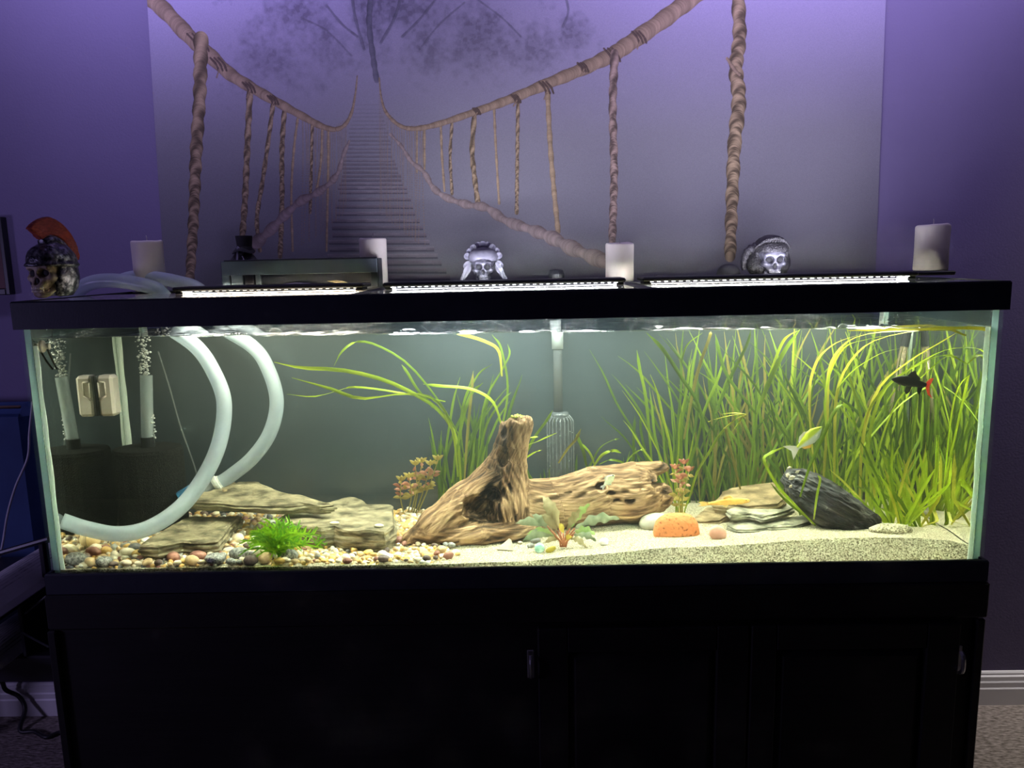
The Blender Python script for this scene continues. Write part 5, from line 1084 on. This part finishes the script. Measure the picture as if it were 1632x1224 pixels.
# smoky acrylic tray
M_acr = mat('smoky_acrylic', (0.17, 0.22, 0.25), (0.21, 0.26, 0.29), rough=0.25, scale=9, spec=0.5, alpha=0.80); M_acr2 = mat('smoky_acrylic_dark', (0.030, 0.034, 0.040), (0.04, 0.045, 0.05), rough=0.3, scale=9, alpha=0.85)
xa, xb = at(350, 430, .325)[0], at(600, 430, .325)[0]; y0, y1 = .335, .39; zt2 = at(475, 414, .325)[2]; zm = at(475, 437, .325)[2]; xb2 = xb
t = thing('acrylic_tray', ((xa + xb) / 2, (y0 + y1) / 2, TP), 'long smoky acrylic tray standing on the left part of the tank top', 'tray')
mk('front_panel', *box(xa, xb, y0, y0 + .004, zm, zt2, .001), M_acr, t); mk('rear_panel', *box(xa, xb, y1 - .004, y1, TP, zt2, .001), M_acr2, t); mk('floor_plate', *box(xa, xb, y0 + .002, y1 - .004, TP, TP + .003), M_acr2, t)
for q, (u0, u1, mm) in enumerate(((0, .05, M_acr), (.058, .135, M_acr), (.145, .205, M_acr2), (.215, .25, M_acr), (.955, 1.0, M_acr2))): mk('leg', *box(xa + (xb - xa) * u0, xa + (xb - xa) * u1, y0, y0 + .006 + .012 * (q in (1, 2)), TP, zm + .001, .001), mm, t)
for sg, x_ in ((-1, xa), (1, xb)): mk('end_panel', *box(x_ - .002, x_ + .002, y0 + .004, y1 - .004, TP, zt2), M_acr2, t)
mk('rail', *tube([(xa + (xb - xa) * .02, y0 + .002, zt2 + .0005), (xb, y0 + .002, zt2 + .0005)], .0022, 8), M_acr2, t)
M_tissue = mat('crumpled_film', (0.40, 0.38, 0.36), (0.55, 0.53, 0.50), rough=0.6, scale=30); M_dry = mat('dry_leaf', (0.50, 0.43, 0.20), (0.62, 0.55, 0.30), rough=0.6, scale=40)
x0_ = xa + (xb - xa) * .46; lump('crumpled_film', (x0_, y0 + .022, TP + .008), (.034, .012, .0065), M_tissue, 'crumpled pale film lying inside the smoky tray', 'film', seed=12, amp=.35, freq=3.0)
x1_ = xa + (xb - xa) * .74; t = thing('dry_leaf', (x1_, y0 + .02, TP + .004), 'split dry yellowish leaf lying inside the smoky tray', 'leaf')
for dz, dx in ((.017, -.026), (.009, -.028), (.004, -.024)): leaf(t, (x1_ + .028, y0 + .018, TP + .0075), (x1_ + dx, y0 + .012, TP + dz), .008, M_dry, droop=.03, n=6, name='blade', side=(0, .3, 1))

# ------------------------------------------------------------------ mural: printed canvas on the wall
YM = WALLY - 0.006; RES = 860.0
ml0, ml1, mr0, mr1 = at(234, -4, YM), at(262, 443, YM), at(1412, -4, YM), at(1395, 443, YM)
MX0, MX1, MZ0, MZ1 = min(ml0[0], ml1[0]), max(mr0[0], mr1[0]), TOPZ - 0.14, 1.96
IW, IH = int((MX1 - MX0) * RES), int((MZ1 - MZ0) * RES)
def uvp(px, py): q = at(px, py, YM); return np.array([(q[0] - MX0) * RES, (q[2] - MZ0) * RES])
yy, xx = np.mgrid[0:IH, 0:IW].astype(np.float32); zz = MZ0 + yy / RES
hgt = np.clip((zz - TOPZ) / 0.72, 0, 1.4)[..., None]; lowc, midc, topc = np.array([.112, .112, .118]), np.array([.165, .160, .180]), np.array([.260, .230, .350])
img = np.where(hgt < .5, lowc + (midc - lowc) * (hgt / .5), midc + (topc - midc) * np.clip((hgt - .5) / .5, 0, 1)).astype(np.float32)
def n2(sx, sy, o=4, sd=0): return fbm(np.stack([xx * sx / RES, yy * sy / RES, np.full_like(xx, sd)], -1), o)
img *= (1 + 0.06 * n2(5, 7))[..., None]
# misty trees at the top
tr_w = 0
blobs = [(430, 90, 70, 90), (520, 60, 80, 80), (590, 30, 60, 100), (690, 70, 75, 70), (760, 50, 60, 70), (850, 75, 70, 45), (910, 60, 45, 35), (640, 20, 70, 60), (480, 20, 80, 60), (600, -60, 230, 70), (820, -50, 120, 60), (430, -50, 110, 60)]
tr = np.zeros((IH, IW), np.float32); nz = n2(16, 16, 4, 2); nzf = n2(70, 70, 3, 5)
for px, py, rx, ry in blobs:
    c = uvp(px, py); k = RES / 700.0; d = np.hypot((xx - c[0]) / (rx * k), (yy - c[1]) / (ry * k)); tr = np.maximum(tr, np.clip((1.0 - d + 0.75 * nz + 0.5 * nzf) * 1.1, 0, 1))
leafy = np.clip((n2(120, 120, 2, 8) + .25 * n2(45, 45, 2, 9)) * 3 + .5, 0, 1); img *= (1 - (0.36 + 0.20 * leafy) * tr * np.clip(hgt[..., 0] * 1.5 - .45, 0, 1))[..., None]
def stroke(pts, w, col, tw=0.0, fade=1.0, rough=.12, n=None):
    P = np.array([uvp(*p) for p in pts]); L = np.linalg.norm(np.diff(P, axis=0), axis=1).sum(); n = n or max(12, int(L / 1.3)); P = path(P, n); w = np.interp(np.linspace(0, 1, n), np.linspace(0, 1, len(w)), w) * RES / 655.0 / 2 if hasattr(w, '__len__') else np.full(n, w * RES / 655.0 / 2)
    T_ = np.gradient(P, axis=0); T_ /= np.linalg.norm(T_, axis=1)[:, None] + 1e-9; col = np.asarray(col); s0 = 0.0; ph = random.uniform(0, 6)
    for i in range(n):
        r = max(w[i] * (1 + rough * math.sin(i * .21 + ph) + rough * random.uniform(-.5, .5)), .55); x_, y_ = P[i]; x0, x1, y0, y1 = int(x_ - r - 1), int(x_ + r + 2), int(y_ - r - 1), int(y_ + r + 2)
        if x1 <= 0 or y1 <= 0 or x0 >= IW or y0 >= IH: continue
        x0, y0, x1, y1 = max(x0, 0), max(y0, 0), min(x1, IW), min(y1, IH); ax_ = xx[y0:y1, x0:x1] - x_; ay = yy[y0:y1, x0:x1] - y_
        u_ = (ax_ * -T_[i, 1] + ay * T_[i, 0]) / r; al = np.clip((r + .5 - np.hypot(ax_, ay)) , 0, 1) * fade
        g_ = (.42 + .58 * np.sqrt(np.clip(1 - u_ * u_, 0, 1)))
        if tw: g_ = g_ * (.72 + .42 * np.sin(i * 1.3 / (r * tw) + u_ * 2.2 + ph))
        g_ = g_ * (1 - .22 * u_ * (1 if T_[i, 0] >= 0 else -1) * (not tw)) * (1 + .14 * math.sin(i * .37 + ph) * math.sin(i * .11 + ph) + random.uniform(-.16, .16)); sub = img[y0:y1, x0:x1]; sub += al[..., None] * (col * g_[..., None] - sub)
DK, BR, BR2, TA = (.075, .053, .04), (.20, .145, .095), (.225, .165, .108), (.26, .195, .115)
def plank(xl, xr_, y_, w_, f_):
    a, c = uvp(xl + random.uniform(-2, 2), y_), uvp(xr_ + random.uniform(-2, 2), y_ + random.uniform(-.8, .8)); hh = w_ * RES / 655.0 / 2
    x0, x1 = int(a[0]), int(c[0]) + 1; ym = (a[1] + c[1]) / 2; y0, y1 = int(ym - hh * 1.9), int(ym + hh * 1.3) + 1; u_ = (xx[y0:y1, x0:x1] - a[0]) / (c[0] - a[0]); v_ = (yy[y0:y1, x0:x1] - (a[1] + (c[1] - a[1]) * u_)) / hh
    g_ = 1 + .25 * vnoise(np.stack([u_ * 9, v_ * 1.2, u_ * 0 + y_], -1)); br_ = random.uniform(.8, 1.15); colr = np.where((v_ > -.75)[..., None], np.array((.135, .118, .125)) * (g_ * (1 + .25 * v_) * br_)[..., None], np.array((.050, .046, .056))[None, None]); al = np.clip((1.3 - np.abs(v_ + .3)) * hh, 0, 1) * f_ * .9; sub = img[y0:y1, x0:x1]; sub += al[..., None] * (colr - sub)
for pts, w_ in (([(592, -130), (590, -10), (588, 40), (594, 90), (600, 130)], 9), ([(560, -10), (566, 30), (580, 80)], 5), ([(640, -10), (628, 30), (606, 70)], 5), ([(700, -8), (670, 30), (640, 60)], 4), ([(520, 10), (545, 40), (570, 60)], 4), ([(480, 30), (520, 50), (560, 90)], 3), ([(740, 5), (700, 40), (668, 80)], 3), ([(900, -8), (905, 20), (896, 45)], 4), ([(760, 0), (800, 30), (830, 60)], 3)):
    stroke(pts, w_, (.10, .095, .13), fade=.30)
# the plank deck
for k_, y_ in enumerate(np.r_[np.linspace(168, 300, 22), np.linspace(307, 442, 13)]):
    xl = np.interp(y_, [165, 250, 300, 350, 400, 442], [567, 549, 541, 532, 524, 518]); xr_ = np.interp(y_, [165, 250, 300, 350, 400, 442], [604, 626, 646, 667, 692, 716]); w_ = np.interp(y_, [165, 300, 442], [1.6, 4.5, 8.5]); f_ = np.interp(y_, [165, 220, 300], [.25, .55, .9])
    plank(xl, xr_, y_, w_, f_)
# thin hangers near the deck
for side in (0, 1):
    for q in range(22):
        u_ = q / 21; px = (596 if side else 560) + (1 if side else -1) * (8 + 70 * u_ ** 1.4); y0_ = np.interp(px, [480, 530, 560, 568], [190, 206, 185, 140]) if not side else np.interp(px, [600, 612, 640, 690], [140, 175, 203, 200]); stroke([(px, y0_), (px + random.uniform(-2, 2), (y0_ + 330) / 2), (px + random.uniform(-4, 4), 330 + 60 * u_)], 1.6 + 1.2 * u_, BR, fade=.45, n=60)
for pts, w_, tw in (([(398, 145), (394, 230), (390, 320), (384, 402)], 10, 1.5), ([(435, 165), (428, 220), (418, 290), (409, 350), (414, 400)], 7, 1.4), ([(453, 175), (449, 240), (449, 330), (446, 410)], 8, 1.3), ([(474, 190), (468, 240), (464, 310), (466, 400)], 4, 0), ([(497, 200), (496, 260), (494, 340)], 5, 1.5), ([(513, 205), (511, 260), (505, 300)], 4, 0), ([(523, 210), (522, 300), (520, 400)], 4, 0),
                    ([(872, 145), (876, 225), (882, 300), (889, 370)], 8, 0), ([(825, 162), (824, 240), (823, 340)], 6, 1.4), ([(787, 175), (790, 240), (795, 325)], 4, 0), ([(756, 180), (752, 240), (756, 285), (762, 330)], 8, 1.4), ([(720, 195), (717, 250), (720, 310)], 5, 1.3), ([(702, 200), (704, 250), (708, 305)], 4, 0), ([(676, 203), (676, 270)], 4, 0), ([(664, 205), (664, 275)], 3, 0)):
    stroke(pts, w_, TA, tw, fade=.9)
stroke([(396, 398), (412, 384), (432, 366), (452, 345), (478, 322), (505, 308), (528, 290), (540, 272), (546, 250), (556, 226)], [18, 15, 13, 11, 9, 6, 5], (.21, .165, .15), rough=.3, fade=.95)
stroke([(622, 215), (640, 235), (655, 258), (675, 275), (690, 300), (712, 316), (745, 327), (775, 332), (805, 352), (850, 368), (880, 380), (915, 398), (965, 418)], [4, 6, 8, 10, 12, 15, 19, 22], (.22, .175, .155), rough=.25, fade=.95)
stroke([(180, -70), (228, -12), (262, 18), (300, 58), (330, 85), (365, 118), (400, 140), (440, 163), (480, 185), (510, 201), (533, 207), (549, 200), (560, 180), (566, 150), (569, 122)], [26, 25, 25, 24, 22, 19, 16, 13, 11, 8, 6, 5, 3, 2], BR2, rough=.07)
stroke([(1230, -95), (1170, -50), (1112, -10), (1060, 30), (1000, 72), (975, 88), (930, 110), (870, 135), (810, 160), (760, 178), (700, 198), (660, 206), (635, 200), (615, 180), (607, 155), (604, 125)], [30, 28, 27, 26, 24, 22, 19, 16, 13, 10, 8, 6, 5, 3, 2], BR2, rough=.07)
for (px, py, q) in ((318, 68, 24), (398, 140, 14), (436, 160, 12), (872, 140, 16), (823, 158, 10), (977, 88, 18), (760, 178, 8), (350, 103, 18), (1020, 60, 16), (930, 108, 12)):
    for dd in (-.35, 0, .35): stroke([(px - q * .5 + dd * q, py - q * .55), (px + dd * q, py), (px + q * .25 + dd * q, py + q * .6)], 3.2, DK, fade=.9, n=40)
    stroke([(px, py + q * .3), (px - 5, py + q * 1.2)], 2.2, BR, fade=.8, n=30)
stroke([(320, 62), (318, 150), (312, 250), (308, 350), (302, 450)], [22, 20, 19, 17, 15], TA, 1.7); stroke([(979, 85), (976, 170), (978, 280), (975, 390)], [13, 12, 12, 12], (.26, .19, .15), 1.8)
stroke([(1186, -130), (1180, -70), (1176, -10), (1178, 60), (1172, 110), (1177, 160), (1170, 230), (1166, 320), (1163, 410)], [20, 22, 20, 21, 22, 20, 18], TA, 1.8); stroke([(1158, 94), (1170, 112), (1178, 120)], 5, BR2)
img *= (1 + 0.05 * rng.standard_normal((IH, IW, 1)).astype(np.float32))
im = bpy.data.images.new('bridge_print', IW, IH, alpha=False, float_buffer=True); im.colorspace_settings.name = 'Linear Rec.709'
buf = np.ones((IH, IW, 4), np.float32); buf[..., :3] = np.clip(img, 0, 1); im.pixels.foreach_set(buf.ravel()); im.update()
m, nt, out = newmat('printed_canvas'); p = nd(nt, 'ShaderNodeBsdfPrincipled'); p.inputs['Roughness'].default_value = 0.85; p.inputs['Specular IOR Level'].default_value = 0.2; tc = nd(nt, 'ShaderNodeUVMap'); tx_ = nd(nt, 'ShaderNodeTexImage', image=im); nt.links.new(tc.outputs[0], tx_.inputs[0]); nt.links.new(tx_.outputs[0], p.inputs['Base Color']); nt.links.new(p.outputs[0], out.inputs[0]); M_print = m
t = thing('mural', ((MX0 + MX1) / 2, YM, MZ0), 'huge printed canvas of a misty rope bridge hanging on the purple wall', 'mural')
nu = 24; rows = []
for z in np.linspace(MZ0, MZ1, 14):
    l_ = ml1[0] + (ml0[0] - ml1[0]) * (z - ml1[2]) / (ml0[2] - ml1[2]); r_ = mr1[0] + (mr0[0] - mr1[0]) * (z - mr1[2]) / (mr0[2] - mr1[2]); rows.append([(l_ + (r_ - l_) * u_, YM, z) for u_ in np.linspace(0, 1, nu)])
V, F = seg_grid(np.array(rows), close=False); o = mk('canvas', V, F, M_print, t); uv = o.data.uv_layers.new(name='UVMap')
for lp in o.data.loops: v = V[lp.vertex_index]; uv.data[lp.index].uv = ((v[0] - MX0) / (MX1 - MX0), (v[2] - MZ0) / (MZ1 - MZ0))
M_cedge = mat('canvas_edge', (0.05, 0.047, 0.06), (0.07, 0.065, 0.085), rough=0.9, scale=40)
for sg, a, c in ((-1, rows[0][0], rows[-1][0]), (1, rows[0][-1], rows[-1][-1])):
    V = np.array([(a[0], YM, a[2]), (a[0], WALLY - .002, a[2]), (c[0], YM, c[2]), (c[0], WALLY - .002, c[2]), (a[0] - sg * .004, WALLY - .002, a[2]), (c[0] - sg * .004, WALLY - .002, c[2])]); mk('edge', V, [(0, 1, 3, 2), (0, 2, 5, 4)], M_cedge, t)

# ------------------------------------------------------------------ left of the tank
x1_ = at(9, 400, WALLY - .02)[0]; zt_, zb_ = at(4, 345, WALLY - .02)[2], at(4, 470, WALLY - .02)[2]
t = thing('framed_picture', (x1_ - .2, WALLY, zb_), 'dark framed red picture cut by the left edge of the photo', 'picture'); M_redp = mat('red_print', (0.025, 0.004, 0.005), (0.06, 0.008, 0.009), rough=0.6, scale=9)
b = B(); b.add(*box(x1_ - .012, x1_, WALLY - .022, WALLY - .0005, zb_, zt_, .002)); b.add(*box(x1_ - .42, x1_ - .408, WALLY - .022, WALLY - .0005, zb_, zt_, .002)); b.add(*box(x1_ - .408, x1_ - .012, WALLY - .022, WALLY - .0005, zt_ - .016, zt_, .002)); b.add(*box(x1_ - .408, x1_ - .012, WALLY - .022, WALLY - .0005, zb_, zb_ + .016, .002)); b.go('frame', M_black, t)
mk('print', *box(x1_ - .409, x1_ - .011, WALLY - .012, WALLY - .004, zb_ + .015, zt_ - .015), M_redp, t)
# black magazine rack with printed papers
M_tab = mat('black_rack', (0.010, 0.010, 0.014), (0.014, 0.014, 0.019), rough=0.4, scale=20); zr = lambda q: ZB + q
t = thing('magazine_rack', (-1.28, .22, 0), 'black magazine rack holding printed papers at the left end of the stand', 'rack')
mk('base_box', *box(-1.70, -.972, .10, .36, zr(-.292), zr(-.232), .004), M_tab, t); mk('tray', *box(-1.50, -1.052, -.06, .36, zr(-.118), zr(-.106), .003), M_tab, t); mk('side_board', *box(-1.062, -1.052, .10, .36, zr(-.233), zr(-.117), .002), M_tab, t)
mk('rail', *tube([at(-40, 893, .2), at(78, 859, .2)], .0065, 8), M_tab, t); mk('rail_post', *box(-1.06, -1.048, .19, .21, zr(-.107), zr(-.010), .002), M_tab, t)
for x_ in (-1.66, -1.58): mk('leg', *box(x_ - .014, x_ + .014, .30, .34, 0.0, zr(-.291), .003), M_tab, t)
for p_, q_ in (((40, 978), (74, 950)), ((34, 1008), (78, 1031))): mk('rod', *tube([at(*p_, .09), at(*q_, .09)], .0022, 6), M_smoke, t)
m, nt, out = newmat('printed_sheet'); p = nd(nt, 'ShaderNodeBsdfPrincipled'); p.inputs['Roughness'].default_value = .8; tc = nd(nt, 'ShaderNodeTexCoord'); wv = nd(nt, 'ShaderNodeTexWave', wave_type='BANDS', bands_direction='X'); wv.inputs['Scale'].default_value = 42; wv.inputs['Distortion'].default_value = 1.2; nz_ = nd(nt, 'ShaderNodeTexNoise'); nz_.inputs['Scale'].default_value = 40; mu = nd(nt, 'ShaderNodeMath', operation='MULTIPLY'); cr = nd(nt, 'ShaderNodeValToRGB'); cr.color_ramp.elements[0].color = (.74, .72, .74, 1); cr.color_ramp.elements[0].position = .25; cr.color_ramp.elements[1].color = (.30, .29, .31, 1); cr.color_ramp.elements[1].position = .56
for a, b_ in ((tc.outputs['Object'], wv.inputs[0]), (tc.outputs['Object'], nz_.inputs['Vector']), (wv.outputs['Fac'], mu.inputs[0]), (nz_.outputs['Fac'], mu.inputs[1]), (mu.outputs[0], cr.inputs[0]), (cr.outputs[0], p.inputs['Base Color']), (p.outputs[0], out.inputs[0])): nt.links.new(a, b_)
M_sheet = m; M_paper = mat('plain_paper', (0.66, 0.65, 0.66), (0.72, 0.71, 0.72), rough=.8, scale=20)
def sheets(x0, x1, y0, y1, z, n, lab, bulge, dz=.003, step=.006):
    t = thing('paper_stack', ((x0 + x1) / 2, (y0 + y1) / 2, z), lab, 'papers')
    for q in range(n):
        us = np.linspace(0, 1, 14); T_ = []; ex = step * (n - 1 - q)
        for s_ in (0, dz * .6):
            for u_ in us:
                for v_ in (0, 1): T_.append((x0 + (x1 + ex - x0) * u_, y0 + (y1 + ex * .5 - y0) * v_, z + .001 + s_ + q * dz + bulge * math.sin(PI * min(1, u_ * 1.0)) ** .7))
        k = 28; F = []
        for i in range(13): a = 2 * i; F += [(a, a + 1, a + 3, a + 2), (k + a, k + a + 2, k + a + 3, k + a + 1), (a, a + 2, k + a + 2, k + a), (a + 1, k + a + 1, k + a + 3, a + 3)]
        F += [(0, k, k + 1, 1), (26, 27, k + 27, k + 26)]; mk('sheet', np.array(T_), F, M_sheet if q == n - 1 else M_paper, t)
sheets(-1.172, -1.062, -.04, .35, zr(-.1055), 4, 'upper bundle of printed papers on the tray of the black magazine rack', .030)
sheets(-1.20, -1.085, -.02, .35, zr(-.2315), 3, 'lower bundle of printed papers under the tray of the black magazine rack', .020)
# blue armchair back behind the table
M_blue2 = mat('blue_upholstery', (0.008, 0.030, 0.115), (0.014, 0.045, 0.15), rough=0.75, scale=9, bump=.4, bscale=14); M_pipe = mat('tan_piping', (0.12, 0.07, 0.05), (0.16, 0.10, 0.07), rough=.7, scale=20)
zc_ = at(20, 644, .47)[2]; xr_ = -1.215; t = thing('blue_chair', (-1.40, .47, 0), 'dark blue upholstered chair mostly hidden at the left edge behind the side table', 'chair')
V, F = box(-1.80, xr_, .45, .535, .42, zc_, .03); mk('backrest', V, F, M_blue2, t); mk('piping', *tube([(-1.78, .449, zc_ - .004), (xr_ - .02, .449, zc_ - .004)], .004, 8), M_pipe, t, smooth=True); mk('seat', *box(-1.80, xr_, .375, .450, .34, .44, .02), M_blue2, t)
for x_ in (-1.76, -1.62):
    for y_ in (.39, .51): mk('leg', *box(x_ - .018, x_ + .018, y_ - .014, y_ + .014, 0, .345, .003), M_tab, t)
M_cord = mat('black_cord', (.008, .008, .010), (.012, .012, .014), rough=.5, scale=40); M_wcord = mat('white_cord', (.42, .41, .46), (.5, .49, .54), rough=.5, scale=40)
def fl(px, py, z=.006): d = ray(px, py); return CAM + d * (z - CAM[2]) / d[2]
YB_ = WALLY - .035
tag(mk('power_cord', *tube(path([at(-8, 1060, YB_), at(4, 1088, YB_), at(10, 1100, YB_), at(30, 1110, YB_), at(40, 1130, YB_ - .01), fl(32, 1164), fl(55, 1166), fl(74, 1175), fl(92, 1168), fl(104, 1166)], 60), .0058, 8), M_cord, smooth=True), 'black power cord hanging down the baseboard and lying on the carpet', 'cord')
tag(mk('charging_cord', *tube(path([at(52, 640, .36), at(47, 690, .36), at(44, 730, .35), at(25, 775, .35), at(12, 820, .35), at(4, 868, .35), at(-6, 910, .35)], 50), .0028, 8), M_wcord, smooth=True), 'thin pale cord hanging in front of the blue chair', 'cord')
